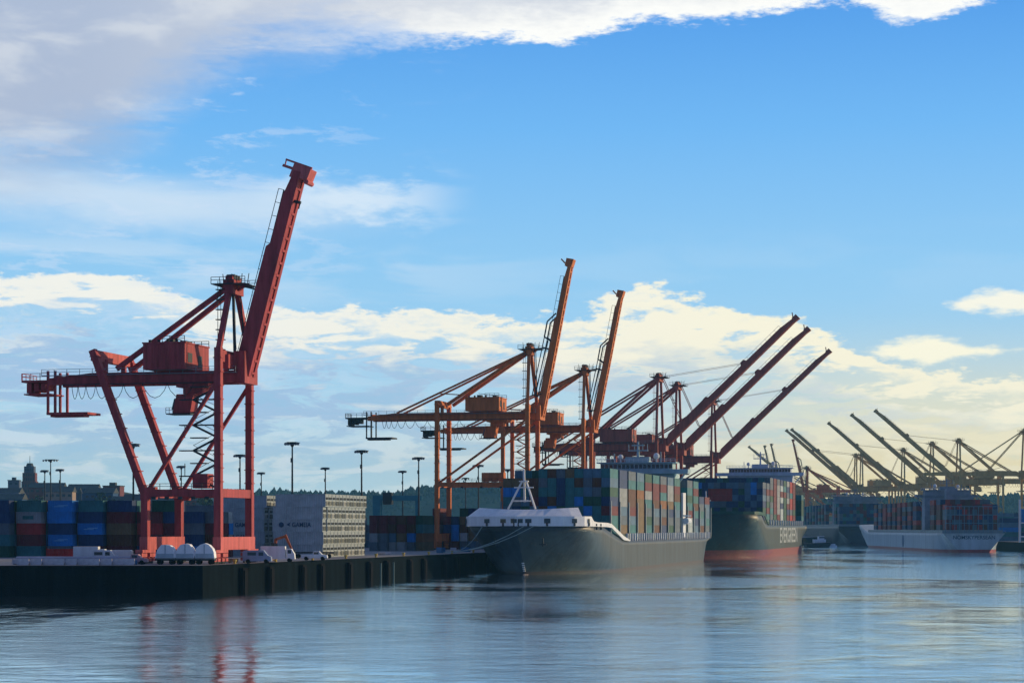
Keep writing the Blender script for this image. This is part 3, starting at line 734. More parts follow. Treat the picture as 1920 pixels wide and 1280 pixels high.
for ci, (a, c, cc) in enumerate(cols):
    # position so that the left edge is at px a; 20 ft or 40 ft long
    s_ = F / (Yf); wid = (c - a) / s_ / QC
    L = CL if wid > 9 else 6.06
    xa = (a - 960) / F * 480; v, _ = vu(a, Yf)
    vc = v + L / 2
    for k_, colr in enumerate(cc):
        jit = rc.uniform(-.12, .12)
        for dpt in range(2):
            cl_ = colr if dpt == 0 else rc.choice(list(CCOL))
            lab = f'{cl_} container, {ORD[k_]} tier of the {colname[ci]}' if dpt == 0 else None
            pos = qp(vc + jit, UY(Yf, vc) + dpt * 2.7, GZ + k_ * CH)
            if dpt == 0:
                o = container(cl_, pos, AX, lab, 'containers stacked in the left yard', L)
                if cl_ == 'bright blue' and k_ in (1, 2, 4):
                    MB().box(-1.5, .9, -CW / 2 - .03, -CW / 2 + .03, 1.1, 1.35).box(-.6, 1.9, -CW / 2 - .03, -CW / 2 + .03, 1.353, 1.6).build('faded_marking', mat('faded_lettering', (.12, .36, .62), .7), o)
                if cl_ == 'pale grey': 
                    m_ = MB(); m_.box(-1.4, 1.2, -CW / 2 - .03, -CW / 2 + .03, .9, 1.7); m_.build('side_panel', cmat('sea green'), o)
            else: ST.add(cl_, pos, AX, L)
# second block farther left and behind, seen above
for i in range(14):
    px = -60 + i * 36; Yb = 560
    v, _ = vu(px, Yb)
    for k_ in range(4 if i % 3 else 5): ST.add(rc.choice(['dark blue', 'slate grey', 'maroon', 'blue grey', 'teal', 'dark green']), qp(v, UY(Yb, v), GZ + k_ * CH), AL if i % 2 else AX, CL if i % 2 == 0 else 6.06)

# --- white refrigerated stacks
RH = 2.9
rs_ = random.Random(8)


def reefer(px_corner, Yc, nrow, ntier, place, drop=(), textrows=(), skipfirst=0):
    v, u = vu(px_corner, Yc)
    vc = v - CL / 2
    for r in range(nrow):
        for k_ in range(ntier):
            if (r, k_) in drop: continue
            shift = [0, 0, -.35, -.35, .15, 0][k_ % 6] * (1 if r == 0 else .3)
            lab = f'white refrigerated container, {ORD[k_]} tier, {ORN[r]} from the camera in the {place}'
            o = container('white', qp(vc + shift - .12 * (ntier - k_), u + CW / 2 + r * 2.62, GZ + .0 + k_ * RH), AX, lab, 'white refrigerated containers on the quay', CL, RH, True)
            x = CL / 2
            un = MB(); un.box(x, x + .12, -1.0, 1.0, .25, 1.3); ro = un.build('refrigeration_unit', rs_.choice([mat('unit_grey', (.24, .26, .22), .6), mat('unit_dark', (.12, .14, .13), .6), mat('unit_pale', (.42, .44, .40), .6)]), o)
            MB().tube((x + .06, -.5, 1.9), (x + .13, -.5, 1.9), .32, 10).build('fan', DARKM, ro)
            MB().tube((x + .06, .5, 1.9), (x + .13, .5, 1.9), .32, 10).build('fan', DARKM, ro)
            gr = MB()
            for zz in (.45, .65, .85, 1.05): gr.box(x + .122, x + .15, -.85, .4, zz, zz + .08)
            gr.box(x + .122, x + .16, .5, .9, .4, 1.15)
            gr.build('grille', DARKM, ro)
            if r == 0 and k_ in textrows:
                mk = MB(); zc = 1.65; yy = -CW / 2 - .02
                mk.tube((-3.9, yy + .02, zc), (-3.9, yy - .02, zc), .62, 14); mk.build('round_emblem', mat('lettering_blue', (.03, .07, .14), .6), o)
                mk = MB(); mk.poly([(-2.7, yy - .01, zc), (-1.7, yy - .01, zc + .55), (-1.9, yy - .01, zc), (-1.7, yy - .01, zc - .4)]); mk.build('arrow_emblem', MATS['lettering_blue'], o)
                text_mesh('GAMEIA', 1.5, 'lettering', MATS['lettering_blue'], o, (1.0, yy - .02, zc - .05), (pi / 2, 0, 0), .85)


reefer(610, 466, 12, 5, 'nearer white stack', drop=(), textrows=(2,))
reefer(500, 487, 6, 5, 'white stack behind the crane', textrows=(1, 2))

# --- mixed stacks beyond, between the white stack and the near ship
n_ = 0
mid = [(700, 590, ['slate grey', 'pale grey', 'maroon', 'maroon'], AL), (717, 590, ['slate grey', 'slate grey', 'maroon', 'maroon'], AL), (734, 592, ['pale grey', 'blue grey', 'rust brown', 'maroon'], AL), (751, 592, ['pale grey', 'tan', 'maroon', 'rust brown'], AL),
       (768, 594, ['slate grey', 'bright blue', 'rust brown', 'maroon'], AL), (785, 596, ['tan', 'orange', 'teal', 'dark green'], AL), (838, 640, ['maroon', 'maroon', 'dark blue', 'maroon'], AL), (853, 640, ['maroon', 'bright blue', 'bright blue', 'dark blue'], AL),
       (869, 640, ['slate grey', 'white', 'rust brown', 'tan', 'dark green'], AL), (885, 640, ['blue grey', 'tan', 'tan', 'maroon', 'dark blue'], AL), (818, 642, ['slate grey', 'maroon', 'pale grey', 'maroon', 'maroon'], AL), (802, 642, ['dark blue', 'dark green', 'teal', 'maroon'], AL)]
mid.sort()
for i, (px, Yb, cc, rz) in enumerate(mid):
    v, _ = vu(px, Yb)
    for k_, colr in enumerate(cc):
        where = f'{ORN[i]} stack right of the white ones' if i < 6 else f'{ORN[i - 6]} stack behind orange crane\'s rear legs'
        container(colr, qp(v, UY(Yb, v) + CL / 2, GZ + k_ * CH), rz, f'{colr} container end on, {ORD[k_]} tier, {where}', 'mixed containers beyond the white stacks')
for i in range(10):
    px = 640 + i * 30; Yb = 690
    v, _ = vu(px, Yb)
    for k_ in range(rc.choice((3, 4, 4))): ST.add(rc.choice(['dark blue', 'teal', 'maroon', 'blue grey', 'slate grey']), qp(v, UY(Yb, v), GZ + k_ * CH), AX, 6.06)


# ------------------------------------------------------------------ ships
def hull_mat(name, topc, bootc, zb, var=.5):
    m = bpy.data.materials.new(name); m.use_nodes = True; k = NT(m.node_tree); b = m.node_tree.nodes['Principled BSDF']
    tcn = m.node_tree.nodes.new('ShaderNodeTexCoord'); x, y, z = k.sep(tcn.outputs['Object'])
    st = k.noise(k.xyz(k.m('MULTIPLY', x, .35), k.m('MULTIPLY', y, .35), k.m('MULTIPLY', z, .05)), 1.0, 5, .65)
    g = k.noise(tcn.outputs['Object'], 1.2, 4, .6)
    c = k.mix(k.lin(st, .3, .7), tuple(v * (1 - var) for v in topc), tuple(v * (1 + var) for v in topc))
    c = k.mix(k.m('MULTIPLY', k.sm(g, .58, .75), .35), c, (.16, .09, .05))
    # weld seams between plates
    seam = k.m('LESS_THAN', k.m('FRACT', k.m('MULTIPLY', y, 1 / 11.0)), .018)
    c = k.mix(k.m('MULTIPLY', seam, .6), c, tuple(v * .4 for v in topc))
    bo = k.mix(k.lin(g, .3, .7), tuple(v * .7 for v in bootc), tuple(min(1, v * 1.2) for v in bootc))
    c = k.mix(k.m('LESS_THAN', k.m('ADD', z, k.m('MULTIPLY', k.m('SUBTRACT', st, .5), .25)), zb), c, bo)
    m.node_tree.links.new(c, b.inputs['Base Color']); b.inputs['Roughness'].default_value = .5; b.inputs['Specular IOR Level'].default_value = .25; b.inputs['Coat Weight'].default_value = .08; b.inputs['Coat Roughness'].default_value = .4
    bn = m.node_tree.nodes.new('ShaderNodeBump'); bn.inputs['Strength'].default_value = .25; bn.inputs['Distance'].default_value = .12
    m.node_tree.links.new(st, bn.inputs['Height']); m.node_tree.links.new(bn.outputs[0], b.inputs['Normal'])
    return m


def hull(parent, L, B, ztop, over, m, fcurve, ent0=70, ent1=16, stern_run=28, stern_full=.8, name='hull'):
    """y=0 stem at waterline, aft is +y; ztop(y) the sheer; over(z) the stem position at height z"""
    mb = MB(); ts = [0, .004, .015, .035, .06, .09, .13, .18, .24, .32, .42, .55, .7, .82, .88, .93, .97, 1.0]; nk = 8
    rows = []
    for t in ts:
        half = []
        yd = L * t
        zt = ztop(yd)
        for k_ in range(nk + 1):
            z = -2 + (zt + 2) * k_ / nk
            zz = max(0, z) / 13.0
            y0 = over(z)
            yy = y0 + (L - y0) * t
            ent = ent0 + (ent1 - ent0) * min(1, zz) ** .7
            dd = yy - y0
            f = 1.0 if dd >= ent else 1 - (1 - dd / ent) ** fcurve
            # the stern narrows near the water
            da = (L - yy)
            if da < stern_run:
                low_ = (1 - min(1, zz * 1.3)) * (1 - stern_full)
                f *= 1 - low_ * (1 - da / stern_run) ** 1.6 * 3.0 if low_ > 0 else 1
                f = max(f, .05)
            half.append((B / 2 * f, yy, z))
        rows.append(half)
    idx = {}
    for i, half in enumerate(rows):
        for s_ in (-1, 1):
            for k_, (x, y, z) in enumerate(half):
                idx[(i, s_, k_)] = len(mb.v); mb.v.append((s_ * x, y, z))
    for i in range(len(rows) - 1):
        for k_ in range(nk):
            mb.f.append((idx[(i, 1, k_)], idx[(i + 1, 1, k_)], idx[(i + 1, 1, k_ + 1)], idx[(i, 1, k_ + 1)])); mb.mi.append(0)
            mb.f.append((idx[(i, -1, k_ + 1)], idx[(i + 1, -1, k_ + 1)], idx[(i + 1, -1, k_)], idx[(i, -1, k_)])); mb.mi.append(0)
        mb.f.append((idx[(i, -1, nk)], idx[(i, 1, nk)], idx[(i + 1, 1, nk)], idx[(i + 1, -1, nk)])); mb.mi.append(0)
    n = len(rows) - 1
    mb.f.append(tuple([idx[(n, 1, k_)] for k_ in range(nk + 1)] + [idx[(n, -1, k_)] for k_ in reversed(range(nk + 1))])); mb.mi.append(0)
    o = mb.build(name, m, parent)
    for pl in o.data.polygons: pl.use_smooth = abs(pl.normal.z) < .9
    def halfw(y, z=12):
        y0 = over(z); dd = y - y0; return B / 2 * (1.0 if dd >= ent1 else max(0, 1 - (1 - max(0, dd) / ent1) ** fcurve))
    return o, halfw


def interp(tab):
    def f(y):
        if y <= tab[0][0]: return tab[0][1]
        for (a, ha), (c, hc) in zip(tab, tab[1:]):
            if y <= c: return ha + (hc - ha) * (y - a) / (c - a)
        return tab[-1][1]
    return f


def strip(ys, hw, z0, z1, thick=.35, sides=(-1, 1), ztab=None):
    """a wall that follows the deck edge"""
    mb = MB()
    for s_ in sides:
        for a, c in zip(ys, ys[1:]):
            za0, za1 = (z0(a), z1(a)); zc0, zc1 = (z0(c), z1(c)); xa, xc = hw(a), hw(c)
            mb.hexa([(s_ * xa, a, za0), (s_ * (xa + thick), a - thick * .3, za0), (s_ * (xc + thick), c - thick * .3, zc0), (s_ * xc, c, zc0), (s_ * xa, a, za1), (s_ * (xa + thick), a - thick * .3, za1), (s_ * (xc + thick), c - thick * .3, zc1), (s_ * xc, c, zc1)])
    return mb


# ---- near ship
SV = -120.0
NU = UY(525, SV)
ship = thing('container_ship', 'nearest loaded container ship, black hull, white bow bulwark with dark openings', 'ship', qp(SV, NU, 0), QROT)
HM1 = hull_mat('black_green_hull_paint', (.024, .042, .054), (.05, .034, .036), .8)
zt1 = interp([(0, 12.6), (30, 12.4), (34, 12.2), (52, 8.8), (60, 8.4), (300, 8.4)])
ov1 = lambda z: -max(0, z) * .78
B1 = 32.2; L1 = 238
h1, hw1 = hull(ship, L1, B1, zt1, ov1, HM1, 3.2, 66, 15, 24)
ys = [-9.75, -9.6, -9.2, -8.4, -7, -5, -3, 0, 3, 5.5, 9, 14, 20, 28, 34, 52, 56, 62]
ztop1 = interp([(-10, 15.1), (6, 15.1), (8, 13.9), (14, 13.6), (28, 13.5), (34, 13.2), (52, 9.9), (56, 9.4), (62, 8.7)])
zb1 = lambda y: zt1(y) - .05
bw = strip(ys, hw1, zb1, ztop1).build('bulwark', WHITE, ship)
op = MB()
def on_edge(frac): return frac
for s_, yv, w, hgt_ in ((-1, -9.3, 1.0, 1.1), (-1, -8.3, .8, 1.0), (-1, -6.4, .8, 1.0), (-1, 0, .8, 1.1), (1, -9.5, 1.2, 1.0), (1, -8.6, .8, 1.0), (1, -6.9, .8, 1.2), (1, -3.0, .7, 1.1), (1, 2.5, .6, 1.1), (1, 12, .5, .6), (1, 18, .5, .7)):
    x = s_ * (hw1(yv) + .42); zz = 13.9 if yv < 8 else 12.9
    mb = MB(); tx = hw1(yv + .6) - hw1(yv); ang = math.atan2(tx, .6)
    d_ = Vector((s_ * sin(ang), cos(ang), 0)); c_ = Vector((x, yv - .1, zz)); mb.beam(c_ - d_ * w, c_ + d_ * w, .18, hgt_)
    mb.beam(c_ - Vector((0, 0, .5)), c_ - Vector((0, 0, 1.3)), .35, .5)
    mb.build('mooring_opening', GLASS, bw)
# sloping whaleback behind the bulwark
wb_ = MB()
n = 14
ring0 = []; ring1 = []
for i in range(n + 1):
    x = -15.2 + 30.4 * i / n
    # y on deck edge for this x
    yy = min((abs(hw1(y_ / 10) - abs(x)), y_ / 10) for y_ in range(-98, 60))[1]
    ring0.append((x, yy, 15.1)); ring1.append((x * .87, max(yy + 4.5, -1.5), 17.4 - .55 * sin(i / n * pi)))
for i in range(n):
    wb_.poly([ring0[i], ring0[i + 1], ring1[i + 1], ring1[i]])
    wb_.poly([ring1[i], ring1[i + 1], (ring1[i + 1][0], ring1[i + 1][1] + .3, 12.7), (ring1[i][0], ring1[i][1] + .3, 12.7)])
wb_.build('breakwater', WHITE, ship)
fm = MB()
fm.beam((-6.0, 6, 17), (-2.6, 8, 24.5), .42); fm.beam((1.4, 6, 17), (-1.6, 8, 24.5), .42); fm.beam((-2.2, 9, 19), (-2.2, 8, 27.5), .5); fm.box(-3.4, -1, 7.4, 8.6, 24.2, 24.5); fm.box(-5.4, -.2, 7, 7.3, 19.0, 19.4)
fm.box(-4.8, .4, 7.8, 8.1, 22.6, 22.9)
fm.build('foremast', WHITE, ship)
dk = MB()
for i in range(3): dk.tube((-9 + 7 * i, 2, 13.4), (-7 + 7 * i, 2, 13.4), .8, 10); dk.box(-9.4 + 7 * i, -6.6 + 7 * i, 1.2, 2.8, 12.6, 12.9)
dk.build('anchor_windlass', GREYM, ship)
bb = MB(); bb.tube((0, -3.5, -.9), (0, 6, -1.0), .7, 12, 2.0); bb.build('bulbous_bow', mat('bulb_mark', (.35, .3, .3), .6), ship)
for i in range(5): MB().box(-.28, .28, -.78 * (1.0 + i * .5) - .30, -.78 * (1.0 + i * .5) + .2, .9 + i * .5, 1.15 + i * .5).build('draught_mark', WHITE, ship)
an = MB()
for s_ in (-1, 1):
    x = s_ * 6.3; an.beam((x, -7.3, 9.5), (x, -6.8, 7.5), .4); an.beam((x - .9, -7.0, 7.9), (x + .9, -7.0, 7.9), .35)
an.build('anchor', DARKM, ship)
# posts along the deck edge carrying the lashing bridges
for i in range(44):
    y_ = 62 + i * 3.9
    if y_ < 232: MB().box(15.3, 15.85, y_ - .3, y_ + .3, 8.35, 10.6).build('deck_post', WHITE, ship)
MB().box(-15.2, 15.2, 36, 228, 9.0, 10.35).build('hatch_covers', mat('hatch_green', (.05, .09, .08), .7), ship)
lsh = MB()
BAY0 = 38.0; NB = 16; BP = 14.1
def bay_y(i): return BAY0 + i * BP + (14 if i >= 9 else 0)     # the deckhouse stands between bays
for i in range(NB - 3 + 1):
    y_ = bay_y(i) - 1.1
    lsh.box(-15.6, 15.6, y_ - .25, y_ + .25, 8.4, 9.0)
    for x in (-15.5, 15.5): lsh.box(x - .2, x + .2, y_ - .35, y_ + .35, 9.0, 19.5)
lsh.build('lashing_bridge', GREYM, ship)
TIERS = 6
pal_f = ['blue grey', 'teal', 'dark blue', 'slate grey', 'bright blue', 'rust brown', 'maroon', 'dark green', 'blue grey', 'teal']
pal_s = ['slate grey', 'teal', 'blue grey', 'dark blue', 'maroon', 'rust brown', 'tan', 'slate grey', 'blue grey', 'dark green', 'teal', 'blue grey', 'dark blue', 'slate grey', 'sea green']
def sp(x, y): # ship frame -> quay frame
    return SV + x, NU + y
rs = random.Random(23)
special = {(1, 5): 'dark blue', (1, 4): 'pale grey', (1, 3): 'pale grey', (2, 5): 'teal', (2, 4): 'rust brown', (2, 3): 'rust brown', (2, 2): 'maroon', (3, 5): 'teal', (3, 4): 'orange', (3, 3): 'tan', (3, 2): 'tan', (3, 1): 'tan', (4, 4): 'pale grey', (5, 5): 'maroon', (5, 4): 'maroon', (6, 3): 'orange', (7, 5): 'pale grey', (7, 4): 'pale grey', (7, 3): 'tan', (8, 5): 'maroon', (8, 4): 'rust brown', (9, 0): 'white', (9, 1): 'white', (10, 4): 'sea green'}
# facing bay: thirteen across
zb_ = 10.4
for r in range(12):
    x = -14.0 + r * 2.54
    top_n = 7 if r >= 4 else 6
    for k_ in range(top_n):
        c_ = rs.choice(pal_f)
        if k_ == top_n - 1: c_ = rs.choice(['tan', 'rust brown', 'slate grey', 'tan', 'teal'] if r < 8 else ['blue grey', 'teal'])
        v, u = sp(x, BAY0 + CL / 2)
        container(c_, qp(v, u, zb_ + k_ * CH), AL, f'{c_} container, {ORD[k_]} tier, {ORN[r]} from quay side, near ship\'s front bay', 'containers facing forward on the near ship')
# outer row along the side + inner rows at the top two tiers to close the stack
for b_ in range(1, 13):
    for k_ in range(TIERS + (1 if 1 <= b_ <= 10 and b_ != 99 else 0)):
        if b_ >= 11 and k_ > 4: continue
        c_ = special.get((b_, k_)) or rs.choice(pal_s)
        v, u = sp(14.0, bay_y(b_) + CL / 2)
        container(c_, qp(v, u, zb_ + k_ * CH), AL, f'{c_} container, {ORD[k_]} tier, near ship\'s outer side, {ORN[b_]} bay from bow', 'containers along the near ship\'s side')
    for r in range(11):
        v, u = sp(-14.0 + r * 2.54, bay_y(b_) + CL / 2)
        for k_ in range(4, TIERS + (1 if b_ <= 10 else -1)):
            ST.add(rs.choice(['teal', 'blue grey', 'slate grey', 'dark green']), qp(v, u, zb_ + k_ * CH), AL)


def deckhouse(ship, y0, zdeck, wing, body, ztop, M, rows, funnel_y=9, mast=6.0, wz=None):
    """bridge with full width wing deck, wheelhouse, mast and funnel"""
    dh = MB(); dh.box(-body, body, y0, y0 + 9, zdeck, ztop - 3.6).build('deckhouse', M, ship)
    wg = MB(); wg.box(-wing, wing, y0 - 1.2, y0 + 4.5, ztop - 3.6, ztop - 3.2); wg.box(-wing, wing, y0 - 1.5, y0 - 1.2, ztop - 3.6, ztop - 2.1)
    for s_ in (-1, 1):
        wg.box(s_ * wing - .15, s_ * wing + .15, y0 - 1.2, y0 + 4.5, ztop - 3.2, ztop - 2.1)
        wg.beam((s_ * (wing - 1.2), y0, ztop - 3.7), (s_ * body, y0, ztop - 9), .5)
    wg.build('bridge_wing', M, ship)
    wh = MB(); hw = body * .95; wh.box(-hw, hw, y0 - .4, y0 + 6, ztop - 3.2, ztop); wh.box(-hw - 1.2, hw + 1.2, y0 - 1.2, y0 + 6.6, ztop, ztop + .35)
    who = wh.build('wheelhouse', M, ship)
    wn = MB(); n = int(hw * 2 / 1.4)
    for i in range(n):
        x = -hw + (i + .5) * 2 * hw / n; wn.box(x - .55, x + .55, y0 - .46, y0 - .405, ztop - 1.75, ztop - .45)
    wn.build('window', GLASS, who)
    rl = MB(); rl.rail((-hw - 1, y0 - 1.1, ztop + .35), (hw + 1, y0 - 1.1, ztop + .35), 1.1, 1.5, .06); rl.build('handrail', WHITE, ship)
    ms = MB(); z = ztop + .35
    ms.box(-4, 4, y0 + 1, y0 + 5, z, z + 1.8); ms.beam((0, y0 + 3, z), (0, y0 + 3, z + mast), 1.0, 1.0, .5, .5)
    ms.box(-3.4, 3.4, y0 + 2.6, y0 + 3.4, z + mast * .55, z + mast * .6); ms.box(-2.2, 2.2, y0 + 2.8, y0 + 3.1, z + mast * .8, z + mast * .86)
    for x in (-3.2, -1.2, 1.6, 3.2): ms.beam((x, y0 + 3, z + mast * .6), (x, y0 + 3, z + mast * .6 + 2), .18)
    ms.beam((-8, y0 + 2, z), (-8, y0 + 2, z + 3), .3); ms.beam((8, y0 + 2, z), (8, y0 + 2, z + 3.5), .3)
    ms.build('radar_mast', M, ship)
    dome = MB()
    for x, r in ((-6, .9), (6.3, 1.1)):
        for j in range(5):
            a0, a1 = j * pi / 5, (j + 1) * pi / 5; dome.tube((x, y0 + 3, z + r + 1 - r * cos(a0)), (x, y0 + 3, z + r + 1 - r * cos(a1)), max(.02, r * sin(a0)), 10, max(.02, r * sin(a1)))
        dome.tube((x, y0 + 3, z), (x, y0 + 3, z + 1.1), .25, 6)
    dome.build('radar_dome', WHITE, ship)
    fu = MB(); fu.hexa([(-3.5, y0 + funnel_y, zdeck), (3.5, y0 + funnel_y, zdeck), (3.5, y0 + funnel_y + 6, zdeck), (-3.5, y0 + funnel_y + 6, zdeck), (-2.8, y0 + funnel_y + .6, ztop + 1), (2.8, y0 + funnel_y + .6, ztop + 1), (2.8, y0 + funnel_y + 6, ztop + 1), (-2.8, y0 + funnel_y + 6, ztop + 1)])
    fu.build('funnel', M, ship)


TEALW = mat('pale_teal_paint', (.36, .50, .52), .5, 0, .2, .5, streak=True)
deckhouse(ship, bay_y(8) + 14.2, 9.0, 17.6, 13.0, 34.0, TEALW, 8, mast=7)
lb = MB(); yb = bay_y(8) + 15
lb.tube((16.6, yb, 14.5), (16.6, yb + 7, 14.5), 1.1, 10); lb.box(15.0, 15.6, yb + 1, yb + 7, 9, 24); lb.box(15.6, 17.4, yb, yb + .4, 16, 16.5); lb.box(15.6, 17.4, yb + 6.6, yb + 7, 16, 16.5); lbo = lb.build('lifeboat', WHITE, ship)
# mooring lines of the near ship
for a, c in (((-9, -8.9, 12.7), (-17.6, -6, 5.9)), ((2.0, -9.5, 12.6), (-17.8, -13, 5.9)), ((4.5, -9.2, 12.6), (-17.8, -15, 5.9))):
    A, B = Vector(a), Vector(c); MB().rope([A.lerp(B, f) - Vector((0, 0, 1.6 * 4 * f * (1 - f))) for f in (0, .2, .4, .6, .8, 1)], .09, 5).build('mooring_line', mat('rope', (.25, .33, .33), .9), ship)

# ---- second ship (green hull, red boot topping)
SV2 = -116.0; NU2 = UY(812, SV2)
ship2 = thing('container_ship', 'second container ship, dark green hull with red band at the waterline', 'ship', qp(SV2, NU2, 0), QROT)
HM2 = hull_mat('dark_green_hull_paint', (.006, .030, .032), (.22, .03, .03), 3.2)
zt2 = interp([(0, 17.6), (26, 17.4), (30, 16.8), (40, 13.4), (400, 13.4)])
h2, hw2 = hull(ship2, 215, 42.0, zt2, lambda z: -max(0, z) * .6, HM2, 3.0, 74, 17, 26)
strip([-7.5, -7, -6, -4, -1, 3, 6.5, 12, 28, 34, 42], hw2, lambda y: zt2(y) - .05, lambda y: zt2(y) + 1.2).build('bulwark', mat('dark_green_paint', (.02, .09, .07), .5), ship2)
fm = MB(); fm.beam((0, 6, 17), (0, 6, 27), .7, .7, .4, .4); fm.box(-2, 2, 5.8, 6.2, 23, 23.4); fm.build('foremast', WHITE, ship2)
text_mesh('EVERGREEN', 9.5, 'lettering', mat('worn_white', (.38, .42, .42), .7), ship2, (21.05, 128, 8.6), (pi / 2, 0, pi / 2), 1.55)
for i in range(16):
    y_ = 46 + i * 10; MB().box(20.2, 20.8, y_ - .4, y_ + .4, 13.3, 15.6).build('deck_post', WHITE, ship2)
MB().box(-20, 20, 30, 205, 13.45, 15.4).build('hatch_covers', mat('hatch_green', (.05, .09, .08), .7), ship2)
deckhouse(ship2, UY(1000, SV2) - NU2, 13.5, 21.5, 16.0, 41.5, mat('pale_blue_white_paint', (.46, .52, .60), .5, 0, .2, .5, streak=True), 9, mast=8)
r2 = random.Random(5)
def b2y(i): return 30 + i * 13.8 + (14 if i >= 10 else 0)
for i in range(11):
    if i == 10: continue
    for r in range(16):
        x = -19.0 + r * 2.53; outer = r == 15 or i == 0
        nt = 6 if i < 2 else 7
        for k_ in range(nt):
            if not outer and k_ < 4: continue
            if i == 0: c_ = 'red' if (r in (7, 8, 9, 10) and k_ in (3, 4)) else r2.choice(['dark blue', 'dark blue', 'blue grey', 'bright blue', 'dark green', 'slate grey']) if k_ > 1 else r2.choice(['dark green', 'slate grey', 'dark blue'])
            elif r == 15: c_ = {2: 'slate grey', 3: 'maroon', 4: 'pale grey', 5: 'white', 6: 'dark green', 7: 'pale grey', 8: 'red', 9: 'maroon'}.get(i, r2.choice(['dark green', 'slate grey', 'maroon'])) if r2.random() < .62 else r2.choice(['dark green', 'slate grey', 'maroon', 'dark blue', 'teal'])
            else: c_ = r2.choice(['teal', 'dark green', 'blue grey', 'dark blue'])
            ST.add(c_, qp(SV2 + x, NU2 + b2y(i) + CL / 2, 15.5 + k_ * CH), AL)
for r in range(16):
    for k_ in range(5):
        if r > 12: ST.add(r2.choice(['teal', 'dark green']), qp(SV2 - 19 + r * 2.53, NU2 + 196 + CL / 2, 15.5 + k_ * CH), AL)


# ---- grey ship seen from astern at the far terminal; local y=0 is the bow, so turn it round
def far_ship(label, cx, Ys, L, B, topc, bootc, zb, sheer, tiers, M, text=None, dh_from_stern=60, bays=12, pal=None, nrows=None):
    """stern towards the camera at distance Ys"""
    rz = pi - R(1.8)
    bow = (cx + L * sin(R(1.8)), Ys + L * cos(R(1.8)), 0)
    t = thing('container_ship', label, 'ship', bow, rz)
    hm = hull_mat('hull_paint', topc, bootc, zb, .2)
    o, hw = hull(t, L, B, interp([(0, sheer + 5), (L * .1, sheer + 4), (L * .16, sheer), (L * 2, sheer)]), lambda z: -max(0, z) * .6, hm, 2.6, 80, 24, 26, .82)
    if text:
        text_mesh(text, 2.6, 'ship_name', mat('name_dark_blue', (.02, .05, .10), .6), t, (0, L + .06, sheer - 2.2), (pi / 2, 0, pi), 1.0)
    rl = MB(); rl.rail((-B / 2, L - .3, sheer), (B / 2, L - .3, sheer), 1.2, 2, .06); rl.build('handrail', M, t)
    MB().box(-B / 2 + .6, B / 2 - .6, L * .16, L - 4, sheer, sheer + 1.5).build('hatch_covers', GREYM, t)
    rr = random.Random(int(cx)); n = nrows or int((B - 1) / 2.53); z0 = sheer + 1.6
    pitch = (L * .84 - 6) / bays; dh = None
    for i in range(bays):
        ye = L - 5 - i * pitch
        if ye - 12.2 < L - dh_from_stern + 10 and ye > L - dh_from_stern - 8: dh = L - dh_from_stern; continue
        for r in range(n):
            x = -(n - 1) * 2.53 / 2 + r * 2.53
            for k_ in range(tiers - (1 if i == 0 else 0)):
                if not (r in (0, n - 1) or i == 0 or k_ >= tiers - 2): continue
                c_ = rr.choice(pal)
                a = cos(rz), sin(rz); X_ = x; Y_ = ye - CL / 2
                ST.add(c_, (bow[0] + X_ * a[0] - Y_ * a[1], bow[1] + X_ * a[1] + Y_ * a[0], z0 + k_ * CH), rz + pi / 2)
    deckhouse(t, L - dh_from_stern, sheer, B / 2 + .6, B / 2 - 3, sheer + 1.6 + tiers * CH + 5.5, M, 8, mast=6, funnel_y=12)
    return t, hw


pal_r = ['maroon', 'red', 'rust brown', 'dark blue', 'maroon', 'slate grey', 'red', 'rust brown', 'maroon', 'dark blue']
gs, ghw = far_ship('light grey container ship at the far terminal, stern with dark lettering towards us', 231, 1013, 312, 31.5, (.34, .40, .42), (.28, .04, .04), 1.4, 9.6, 6, mat('pale_house_paint', (.24, .28, .33), .6), 'NOMSKYPERSEAN', 78, 14, pal_r, 10)
# open stern gallery of vertical bars behind the stern stack, and side marks
gb = MB(); 
for i in range(13): gb.box(-14.2 + i * 2.36, -14.0 + i * 2.36, 311.2, 311.7, 9.6, 23)
for z in (14.5, 18.6, 22.8): gb.box(-14.4, 14.5, 311.1, 311.3, z, z + .3)
gb.build('lashing_frame', mat('blue_grey_paint', (.12, .22, .30), .6), gs)
em = MB(); em.tube((15.72, 190, 5), (15.9, 190, 5), 3.4, 18); em.build('round_emblem', mat('emblem_dark', (.10, .14, .22), .6), gs)
far_ship('dark container ship berthed beyond the grey one, stern square and shadowy', 262, 1500, 300, 40, (.02, .035, .05), (.03, .03, .05), .8, 13.5, 6, mat('pale_house_paint', (.24, .28, .33), .6), None, 62, 12, ['dark blue', 'slate grey', 'maroon', 'dark blue', 'dark green', 'teal'], 15)

# far terminal stacks
rf_ = random.Random(9)
for i in range(30):
    for j in range(2):
        px = 1560 + i * 22 + rf_.uniform(-3, 3); Yb = 1460 + j * 150 + rf_.uniform(-10, 10)
        x0 = (px - 960) / F * Yb
        if x0 < 345: x0 = 345 + rf_.uniform(0, 60)
        for k_ in range(rf_.choice((5, 6, 7))): ST.add(rf_.choice(['dark blue', 'blue grey', 'teal', 'slate grey', 'bright blue', 'blue grey']), (x0, Yb, GZ - .6 + k_ * CH), 0, CL)
for i in range(9):
    x0 = 272 + i * 13.2
    for k_ in range(7 - (i == 0) * 2): ST.add(rf_.choice(['blue grey', 'dark blue', 'bright blue', 'teal']), (x0 + 8, 1140 + i * 3, GZ - .6 + k_ * CH), 0, CL)
ST.done()

